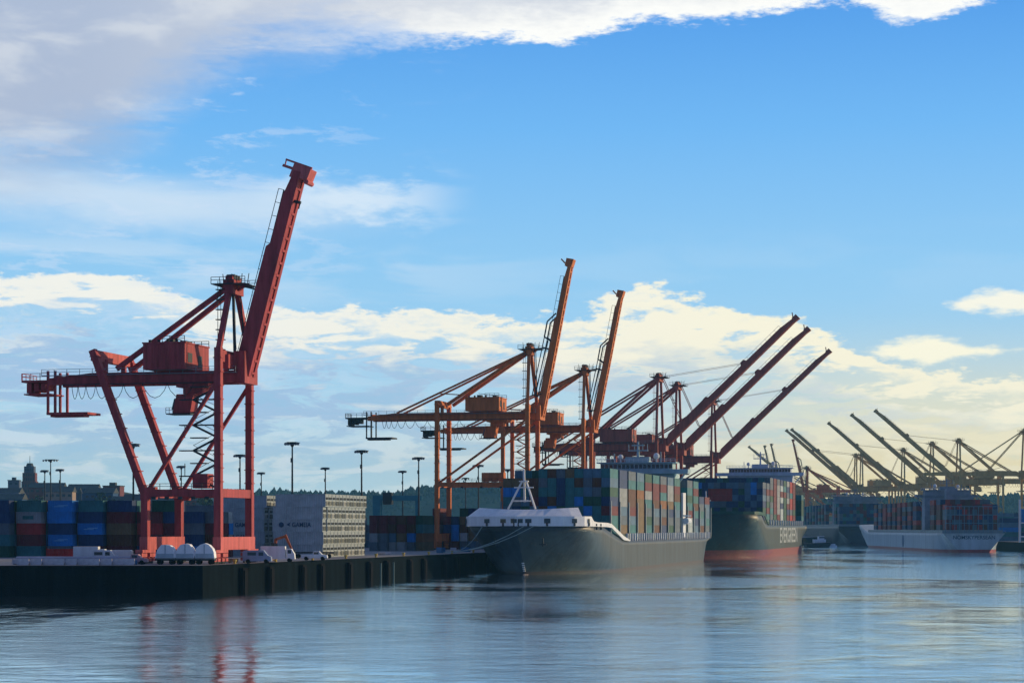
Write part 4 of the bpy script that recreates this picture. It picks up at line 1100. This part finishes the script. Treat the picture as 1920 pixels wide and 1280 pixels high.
# ------------------------------------------------------------------ light masts
def light_mast(px, s_, ztop, label, head=2.6, grp='tall light masts in the yard', gz=GZ):
    Yd = F / s_; t = thing('light_mast', label, 'light mast', (*atpx(px, Yd)[:2], gz), QROT, grp)
    H = ztop - gz
    MB().tube((0, 0, 0), (0, 0, H), .42, 10, .2).build('pole', DARKM, t)
    hd = MB(); hd.box(-head, head, -.25, .25, H - .1, H + .12); hd.box(-head * .6, head * .6, -1.2, 1.2, H + .12, H + .25); hd.tube((0, 0, H - 1.2), (0, 0, H - .1), .3, 8, .9)
    hd.build('lamp_bracket', DARKM, t)
    n = 6 if s_ > 4 else 4
    for i in range(n):
        x = -head * .85 + i * head * 1.7 / (n - 1)
        MB().hexa([(x - .3, -.9, H - .45), (x + .3, -.9, H - .45), (x + .3, -.3, H - .7), (x - .3, -.3, H - .7), (x - .3, -.7, H - .1), (x + .3, -.7, H - .1), (x + .3, -.2, H - .2), (x - .3, -.2, H - .2)]).build('floodlight', GREYM, t)
    MB().box(-.35, .35, -.6, -.25, H * .82, H * .86).build('junction_box', DARKM, t)
for px, py, lab in ((548, 830, 'tall light mast standing nearest behind the white containers'), (678, 845, 'tall light mast at the right end of the white container stack'), (785, 858, 'light mast just left of the second crane\'s rear legs'),
                    (897, 872, 'light mast seen between the second crane\'s diagonal braces'), (952, 880, 'light mast between the twin legs behind the near ship\'s bow')):
    light_mast(px, (990 - py) / 25, 37, lab, 2.3)
for px, py, h, lab in ((250, 833, 25, 'slim light mast beside the near crane\'s slanted rear leg'), (450, 853, 25, 'light mast seen between the near crane\'s front legs'), (610, 877, 25, 'light mast above the middle of the white containers, farther back'),
                       (755, 883, 25, 'small distant light mast against the blue hill'), (490, 886, 25, 'faint small light mast right of the near crane'), (340, 874, 25, 'faint light mast seen inside the near crane\'s frame'),
                       (113, 880, 25, 'small light mast right of the broad headed one'), (84, 882, 25, 'tiny light mast left of the broad headed one'), (873, 896, 25, 'tiny far light mast under the second crane\'s braces')):
    light_mast(px, (990 - py) / h, 12 + h, lab, 1.9 if py > 870 else 2.2)
light_mast(95, 128 / 30, 42, 'light mast with broad double head beside the hilltop tower', 3.8)

# ------------------------------------------------------------------ clutter on the apron
def cbox(mb, x0, x1, y0, y1, z0, z1, inset=.3):
    mb.hexa([(x0, y0, z0), (x1, y0, z0), (x1, y1, z0), (x0, y1, z0), (x0 + inset, y0 + inset * .5, z1), (x1 - inset, y0 + inset * .5, z1), (x1 - inset, y1 - inset * .5, z1), (x0 + inset, y1 - inset * .5, z1)])
def covered(px, Yd, label, w=3.7, h=3.9, jj=random.Random(3)):
    t = thing('covered_load', label, 'covered load', (*atpx(px, Yd)[:2], GZ), .0, 'covered white loads on trailers')
    b_ = MB(); b_.box(-w / 2 + .1, w / 2 - .1, -1.2, 1.2, 1.0, 1.9); b_.build('body', GREYM, t)
    c_ = MB(); n = 10
    prof = [(-w / 2, 1.2), (-w / 2 + .1, 2.0), (-w * .38, 2.9), (-w * .2, h - .25), (0, h), (w * .2, h - .2), (w * .38, 3.0), (w / 2 - .1, 2.1), (w / 2, 1.2)]
    prof = [(x + (jj.uniform(-.12, .12) if 1 < i < 7 else 0), z + (jj.uniform(-.28, .1) if 0 < i < 8 else 0)) for i, (x, z) in enumerate(prof)]
    for (xa, za), (xb, zb2) in zip(prof, prof[1:]):
        c_.poly([(xa, -1.35, za), (xb, -1.35, zb2), (xb, 1.35, zb2), (xa, 1.35, za)])
    c_.poly([(x, -1.35, z) for x, z in reversed(prof)]); c_.poly([(x, 1.35, z) for x, z in prof])
    c_.build('tarpaulin', mat('white_tarpaulin', (.82, .83, .84), .7, 0, .1), t)
    c2_ = MB(); c2_.box(-w / 2 + .25, w / 2 - .3, -1.39, -1.352, 1.25, 2.0); c2_.box(-.1, .1, -1.4, -1.352, 1.25, h - .3); c2_.build('side_panel', mat('pale_panel', (.42, .5, .54), .6), t)
    MB().box(-w / 2, w / 2, -1.1, 1.1, .7, 1.0).build('trailer_bed', DARKM, t)
    for x in (-w * .3, w * .3):
        for y in (-1.1, 1.1): MB().tube((x, y - .15, .45), (x, y + .15, .45), .45, 12).build('wheel', RUBBER, t)
for px, lab in ((312, 'left hump of the three white covered loads by the near crane'), (349, 'middle hump of the three white covered loads'), (385, 'right hump of the white covered loads, against the crane\'s front leg')): covered(px, 371, lab)


def van(px, Yd, label, M, kind='van', rz=0.0):
    t = thing('parked_' + kind, label, kind, (*atpx(px, Yd)[:2], GZ), rz, 'white vehicles parked on the apron')
    L = 5.4; b_ = MB()
    if kind == 'van':
        prof = [(-2.7, .4), (-2.7, 2.2), (-2.4, 2.45), (1.2, 2.45), (2.0, 1.5), (2.6, 1.25), (2.7, .4)]
    elif kind == 'pickup':
        prof = [(-2.7, .45), (-2.7, 1.15), (-.5, 1.15), (-.4, 1.2), (-.2, 1.85), (1.0, 1.85), (1.6, 1.2), (2.6, 1.05), (2.7, .45)]
    else:
        prof = [(-3.6, .6), (-3.6, 3.1), (1.2, 3.1), (1.25, .9), (1.5, .9), (1.5, 2.6), (2.4, 2.6), (3.0, 1.6), (3.1, .6)]
    w = 1.0
    n = len(prof)
    b_.poly([(x, -w, z) for x, z in reversed(prof)]); b_.poly([(x, w, z) for x, z in prof])
    for i in range(n):
        a, c = prof[i], prof[(i + 1) % n]; b_.poly([(a[0], -w, a[1]), (c[0], -w, c[1]), (c[0], w, c[1]), (a[0], w, a[1])])
    b_.build('body', M, t)
    g = MB()
    if kind == 'van': g.box(.3, 1.2, -w - .02, -w + .02, 1.45, 2.1); MB().box(-1.8, -.2, -w - .02, -w + .02, 1.5, 2.1).build('window', GLASS, t)
    elif kind == 'pickup': g.box(-.1, .9, -w - .02, -w + .02, 1.25, 1.7)
    else: g.box(1.7, 2.4, -w - .02, -w + .02, 1.7, 2.4)
    g.build('window', GLASS, t)
    for x in ((-1.7, 1.7) if kind != 'truck' else (-2.4, 2.0)):
        for y in (-w, w): MB().tube((x, y - .12, .4), (x, y + .12, .4), .4, 12).build('wheel', RUBBER, t)
van(174, 392, 'white box truck, left one of the parked vehicles by the barriers', WHITE, 'truck')
van(196, 388, 'white van between the box truck and the rounded white one', WHITE, 'van')
van(222, 390, 'white van rightmost of the group, next to the crane\'s rear leg', WHITE, 'van', pi)
van(524, 397, 'white box truck parked under the orange digger arm', WHITE, 'truck')
van(250, 372, 'pinkish pickup parked in front of the crane\'s rear bogie', mat('dusty_pink_paint', (.5, .3, .32), .5), 'pickup')
van(590, 420, 'small white pickup in the shade of the nearer white stack', WHITE, 'pickup')
van(483, 384, 'grey van parked right beside the near crane\'s front bogie', mat('grey_blue_paint', (.25, .3, .4), .4), 'van')
# low barrier blocks along the edge
bname = ['leftmost', 'second', 'third', 'fourth', 'fifth', 'sixth', 'seventh', 'eighth', 'ninth', 'tenth']
for i in range(10):
    x0, y0 = atpx(44 + i * 22, 364)[:2]
    mb = MB(); mb.hexa([(-1.0, -.4, 0), (1.0, -.4, 0), (1.0, .4, 0), (-1.0, .4, 0), (-1.0, -.12, 1.15), (1.0, -.12, 1.15), (1.0, .12, 1.15), (-1.0, .12, 1.15)])
    mb.box(-1.0, 1.0, -.5, .5, -.01, .22)
    o = mb.build('barrier_block', mat('pale_concrete', (.5, .48, .5), .8, 0, .25, .8)); o.location = (x0, y0 + (i % 3) * .8, GZ)
    tag(o, f'pale concrete barrier block, {bname[i]} from the left at the quay edge' if i else 'pale concrete barrier block at the left end of the edge row', 'barrier', 'barrier blocks along the quay edge')
pr = MB()
for i in range(5): pr.tube((-12, i * .7, .4), (12, i * .7, .4), .32, 8)
for i in range(4): pr.tube((-12, .35 + i * .7, 1.0), (12, .35 + i * .7, 1.0), .32, 8)
o = pr.build('pipe_bundle', mat('pale_pipe', (.45, .42, .48), .5)); o.location = (*atpx(150, 380)[:2], GZ); tag(o, 'long bundle of pale pipes lying behind the barrier blocks', 'pipes')
rdx = container('red', (*atpx(118, 398)[:2], GZ), 0.02, 'low red container on its own behind the pale pipes', 'containers stacked in the left yard', 6.06)
rq = random.Random(77)
for i in range(12):
    px = rq.choice([rq.uniform(20, 300), rq.uniform(420, 520), rq.uniform(700, 900)]); Yd = rq.uniform(366, 382) if px < 400 else 3800 / ((892 - .972 * (px - 960)) / rq.uniform(143, 152))
    w_, d_, h_ = rq.uniform(.6, 1.6), rq.uniform(.5, 1.1), rq.uniform(.6, 1.5)
    mb = MB(); mb.box(-w_, w_, -d_, d_, .15, h_)
    for a_ in (-.8, 0, .8): mb.box(a_ * w_ - .08, a_ * w_ + .08, -d_, d_, 0, .15); mb.box(a_ * w_ - .05, a_ * w_ + .05, -d_ - .04, d_ + .04, .15, h_ + .03)
    o = mb.build('cargo_crate', rq.choice([mat('crate_wood', (.35, .24, .14), .8), mat('crate_pale', (.55, .52, .55), .7), mat('crate_blue', (.05, .16, .32), .6)])); o.location = (*atpx(px, Yd)[:2], GZ); o.rotation_euler = (0, 0, rq.uniform(0, 3))
    tag(o, 'small strapped cargo crate set down on the quay apron', 'crate', 'cargo crates scattered on the apron')
# orange excavator
ex = thing('excavator', 'orange excavator reaching its bent arm down before the white containers', 'excavator', (*atpx(508, 440)[:2], GZ), 0.0)
MB().box(-1.9, 1.9, -1.4, -.7, 0, .9).box(-1.9, 1.9, .7, 1.4, 0, .9).build('track', RUBBER, ex)
MB().box(-2.0, 1.2, -1.3, 1.3, 1.0, 2.2).build('body', mat('excavator_orange', (.6, .14, .04), .5), ex)
c_ = MB(); c_.box(.2, 1.5, -1.3, -.2, 2.2, 3.4); c_.build('cab', GLASS, ex)
MB().beam((.8, .3, 2.0), (-.2 + 1.2, .3, 4.3), .6, .6).beam((1.0, .3, 4.2), (3.2, .3, 4.9), .6, .55).build('boom', MATS['excavator_orange'], ex)
MB().beam((3.0, .3, 5.2), (4.6, .3, 1.8), .7, .6, .35, .35).build('dipper_arm', MATS['excavator_orange'], ex)
MB().box(4.1, 5.2, -.3, .9, .9, 1.9).build('bucket', DARKM, ex)
# flatbed trailer before the white stack
tl = thing('flatbed_trailer', 'dark flatbed trailer parked in front of the nearer white stack', 'trailer', (*atpx(585, 446)[:2], GZ), QROT)
MB().box(-5.5, 5.5, -1.2, 1.2, 1.1, 1.45).build('bed', DARKM, tl)
for x in (-4.6, -3.5, 3.6):
    for y in (-1.0, 1.0): MB().tube((x, y - .2, .5), (x, y + .2, .5), .5, 12).build('wheel', RUBBER, tl)
# teal straddle gantry beyond the yard
gt = thing('yard_gantry', 'hazy teal yard gantry standing behind the dark red stacks', 'gantry crane', (*atpx(748, 800)[:2], GZ), 0.0)
TG = mat('gantry_teal', (.03, .20, .26), .5)
for x in (-8.5, 7.5):
    for y in (-5, 5): MB().box(x - (1.5 if x < 0 else .8), x + (1.5 if x < 0 else .8), y - .5, y + .5, 0, 19.5).build('leg', TG, gt)
for y in (-5, 5): MB().box(-10, 9, y - .6, y + .6, 17.6, 19.4).build('beam', TG, gt)
MB().box(-6, -2.5, -5.8, 5.8, 16.0, 20.6).build('trolley', DARKM, gt)
# quay furniture: fenders and bollards, posts at the water
for i in range(26):
    u = 352 + 6 + i * 15.5 + random.uniform(-3.5, 3.5)
    o = MB().box(-.02, .7, -1.1, 1.1, -.8, 4.6).box(.7, .95, -.8, .8, 0, 4.2).build('quay_fender', RUBBER); p_ = qp(-138.2, u, 0); o.location = p_; o.rotation_euler = (0, 0, QROT)
    tag(o, 'black rubber fender on the dark quay face below the cranes', 'fender', 'rubber fenders on the quay face')
for i in range(18):
    u = 356 + i * 22
    mb = MB(); mb.tube((0, 0, 0), (0, 0, .55), .28, 10, .22); mb.tube((0, 0, .5), (0, 0, .8), .42, 10, .34)
    o = mb.build('mooring_bollard', mat('bollard_yellow', (.5, .36, .08), .6)); o.location = qp(-139.3, u, GZ); tag(o, 'squat mooring bollard at the quay edge', 'bollard', 'mooring bollards along the quay edge')
for px, yb_, lab in ((714, 1058, 'left pale pile standing against the quay face'), (738, 1058, 'right pale pile standing against the quay face')):
    s_ = (892 - .972 * (px - 960)) / 136.2; Yd = F / s_
    o = MB().tube((0, 0, -2), (0, 0, 4.2), .2, 8).build('mooring_pile', mat('pale_pile', (.12, .18, .17), .8)); o.location = (*atpx(px, Yd)[:2], 0); tag(o, lab, 'pile', 'pale piles at the quay')

# tug at the far side
tg = thing('tugboat', 'small white topped tugboat with dark hull by the far berth', 'tugboat', (*atpx(1534, 1290)[:2], 0), R(-80))
th = MB(); th.hexa([(-3, -8, -.5), (3, -8, -.5), (3, 6, -.5), (-3, 6, -.5), (-3.6, -9, 2.4), (3.6, -9, 2.4), (3.2, 8, 3.2), (-3.2, 8, 3.2)]); th.build('hull', DARKM, tg)
MB().box(-2.2, 2.2, -3, 4.5, 2.6, 5).box(-1.6, 1.6, 0, 3.6, 5, 7).build('deckhouse', WHITE, tg)
MB().box(-1.63, 1.63, .2, 3.63, 5.8, 6.6).build('window', GLASS, tg)
MB().tube((0, 1, 7), (0, 1, 10), .15, 6).build('mast', GREYM, tg)
wbx = MB(); wbx.box(-3, 3, -1.5, 1.5, -.3, 1.2); wbx.box(-1, 2, -1, 1, 1.2, 2.2)
o = wbx.build('work_boat', WHITE); o.location = (*atpx(1560, 1290)[:2], 0); tag(o, 'tiny pale work boat right of the tugboat', 'boat')
# white bow structure and mast at the right edge
wm_ = thing('shore_gantry', 'white frame mast standing on the far quay at the right edge', 'gantry', (*atpx(1912, 1040)[:2], GZ - .6), 0.0)
MB().beam((0, 0, 0), (0, 0, 22), .9).build('post', WHITE, wm_)
MB().beam((0, 0, 3), (3.5, 0, 3), .6).beam((0, 0, 10), (3.5, 0, 10), .6).build('cross_beam', WHITE, wm_)

# ------------------------------------------------------------------ town on the left hill
WALLS = [mat('town_wall_brick', (.17, .06, .06), .8, 0, .2, .05), mat('town_wall_grey', (.09, .11, .16), .8, 0, .2, .05), mat('town_wall_cream', (.34, .26, .20), .8, 0, .2, .05), mat('town_wall_blue', (.03, .08, .18), .8, 0, .2, .05), mat('town_wall_white', (.35, .42, .55), .7, 0, .1, .05)]
wname = ['brick red', 'grey', 'cream', 'blue grey', 'white']
def building(px, Yd, w, h, d, zb2, wi, label, bands=3, roof='flat'):
    t = thing('building', label, 'building', (*atpx(px, Yd)[:2], zb2), R(random.uniform(-6, 6)), 'town buildings on the left hill')
    MB().box(-w / 2, w / 2, -d / 2, d / 2, -10, h).build('wall', WALLS[wi], t)
    if roof == 'flat': MB().box(-w / 2 - .4, w / 2 + .4, -d / 2 - .4, d / 2 + .4, h, h + .7).box(-w * .2, w * .15, -d * .2, d * .2, h + .7, h + 3).build('roof', mat('roof_dark', (.08, .09, .09), .9), t)
    else: MB().hexa([(-w / 2 - .6, -d / 2 - .6, h), (w / 2 + .6, -d / 2 - .6, h), (w / 2 + .6, d / 2 + .6, h), (-w / 2 - .6, d / 2 + .6, h), (-w / 2 - .6, -.2, h + 4), (w / 2 + .6, -.2, h + 4), (w / 2 + .6, .2, h + 4), (-w / 2 - .6, .2, h + 4)]).build('roof', mat('roof_dark', (.08, .09, .09), .9), t)
    for b_ in range(bands):
        z = h - 2.6 - b_ * (h / (bands + .3))
        mb = MB(); n = max(2, int(w / 4))
        for i in range(n): x = -w / 2 + (i + .5) * w / n; mb.box(x - 1.1, x + 1.1, -d / 2 - .12, -d / 2 - .01, z - .9, z + .9)
        mb.build('window_row', GLASS, t)
bl_ = [(10, 1500, 40, 16, 14, 22, 4, 'pale building at the left picture edge above the containers'), (27, 1750, 9.5, 27, 9, 26, 1, 'grey flat topped block left of the stepped tower'), (22, 1400, 30, 22, 12, 10, 3, 'blue grey block below the flat topped one'),
       (90, 1600, 44, 22, 14, 22, 0, 'brick red building right of the stepped tower'), (112, 1450, 34, 20, 14, 18, 2, 'cream building catching light in the middle of the hill'), (130, 1500, 26, 16, 12, 22, 1, 'small grey house at the cream building\'s right'),
       (158, 1650, 40, 18, 14, 26, 3, 'wide blue grey building on the hill crest'), (190, 1500, 36, 20, 14, 18, 3, 'blue grey block right of the wide one'), (213, 1550, 22, 26, 12, 18, 0, 'brick house with small rooftop hut near the crane leg'),
       (236, 1450, 30, 15, 12, 16, 1, 'low grey building behind the slim light mast'), (256, 1300, 24, 14, 12, 16, 4, 'white square building left of the crane\'s rear leg'), (60, 1350, 40, 14, 12, 12, 1, 'long grey shed in front of the stepped tower'),
       (300, 1500, 40, 14, 14, 18, 0, 'brick building seen behind the crane\'s portal beam'), (350, 1600, 44, 20, 14, 14, 0, 'brick red block seen through the crane\'s frame'), (392, 1500, 30, 15, 14, 12, 1, 'grey block behind the crane\'s stair tower'),
       (436, 1500, 26, 17, 14, 14, 0, 'brick block between the crane\'s front legs'), (462, 1700, 36, 14, 14, 18, 3, 'blue grey building right of the crane\'s front legs')]
for px, Yd, w, h, d, zb2, wi, lab in bl_: building(px, Yd, w * (.6 if w > 10 else 1), h, d, zb2, wi, lab, 3 if h > 15 else 2, 'flat' if px % 2 else 'gable')
tw = thing('hospital_tower', 'stepped art deco tower block with antenna on the hill crest at the left', 'tower', (*atpx(56, 1900)[:2], 40), 0.0)
MB().box(-6.8, 6.8, -5, 5, -14, 16).build('lower_storeys', WALLS[0], tw); MB().box(-5.9, 5.9, -4.4, 4.4, 16, 24).build('middle_storeys', WALLS[0], tw); MB().box(-4.6, 4.6, -3.8, 3.8, 24, 30).build('upper_storeys', WALLS[1], tw)
MB().tube((0, 0, 30), (0, 0, 33), 3.6, 10, 2.6).build('roof', mat('roof_dark', (.08, .09, .09), .9), tw); MB().tube((0, 0, 33), (0, 0, 40), .35, 6, .15).build('antenna', DARKM, tw)
for z, w, d in ((2, 6.3, 5), (7, 6.3, 5), (12, 6.3, 5), (18, 5.3, 4.4), (22, 5.3, 4.4), (27, 4, 3.8)):
    mb = MB(); n = 5
    for i in range(n): x = -w + (i + .5) * 2 * w / n; mb.box(x - .5, x + .5, -d - .1, -d - .01, z - 1.2, z + 1.2)
    mb.build('window_row', GLASS, tw)
# trees on the left hill
TM = [mat('crown_green', (.045, .08, .03), .95, 0, .5, .3), mat('crown_dark_green', (.03, .06, .035), .95, 0, .5, .3)]
TR = mat('trunk_brown', (.07, .05, .035), .9)
rt = random.Random(31)
for i in range(34):
    px = rt.uniform(60, 500); Yd = rt.uniform(1350, 1750); zb2 = max(3, hf2(px) * (Yd - 1750) / 400 + 8) if Yd > 1750 else 8 + rt.uniform(6, 20)
    t = thing('tree', f'dark leafy tree among the town buildings on the left hill', 'tree', (*atpx(px, Yd)[:2], zb2), rt.uniform(0, 6), 'trees among the left hill buildings')
    H = rt.uniform(9, 15); MB().tube((0, 0, -8), (0, 0, H * .7), .5, 6, .15).build('trunk', TR, t)
    cr = MB()
    for j in range(90):
        a_ = rt.uniform(0, 2 * pi); rr = H * .36 * rt.random() ** .5; zz = rt.uniform(.35, 1.0) * H; sc = 1 - abs(zz / H - .6) * .9
        p_ = Vector((rr * cos(a_) * sc, rr * sin(a_) * sc, zz)); sz = rt.uniform(.7, 1.6)
        n_v = Vector((rt.gauss(0, 1), rt.gauss(0, 1), rt.gauss(0, 1))).normalized(); e1 = n_v.orthogonal().normalized(); e2 = n_v.cross(e1)
        cr.poly([p_ + e1 * sz, p_ + e2 * sz * .7, p_ - e1 * sz * .8, p_ - e2 * sz])
    cr.build('crown', TM[i % 2], t)

# ------------------------------------------------------------------ haze
hz = MB(); hz.box(-4600, 4600, -320, 4000, -4.2, 135)
hm = bpy.data.materials.new('haze'); hm.use_nodes = True; nt = hm.node_tree; nt.nodes.clear()
pv = nt.nodes.new('ShaderNodeVolumePrincipled'); pv.inputs['Color'].default_value = (.22, .66, 1.0, 1); pv.inputs['Density'].default_value = .00008; pv.inputs['Anisotropy'].default_value = .1
mo = nt.nodes.new('ShaderNodeOutputMaterial'); nt.links.new(pv.outputs[0], mo.inputs['Volume'])
HAZE = True
if HAZE:
    o = hz.build('haze', hm); o['kind'] = 'stuff'; o['label'] = 'thin blue haze over the harbour'
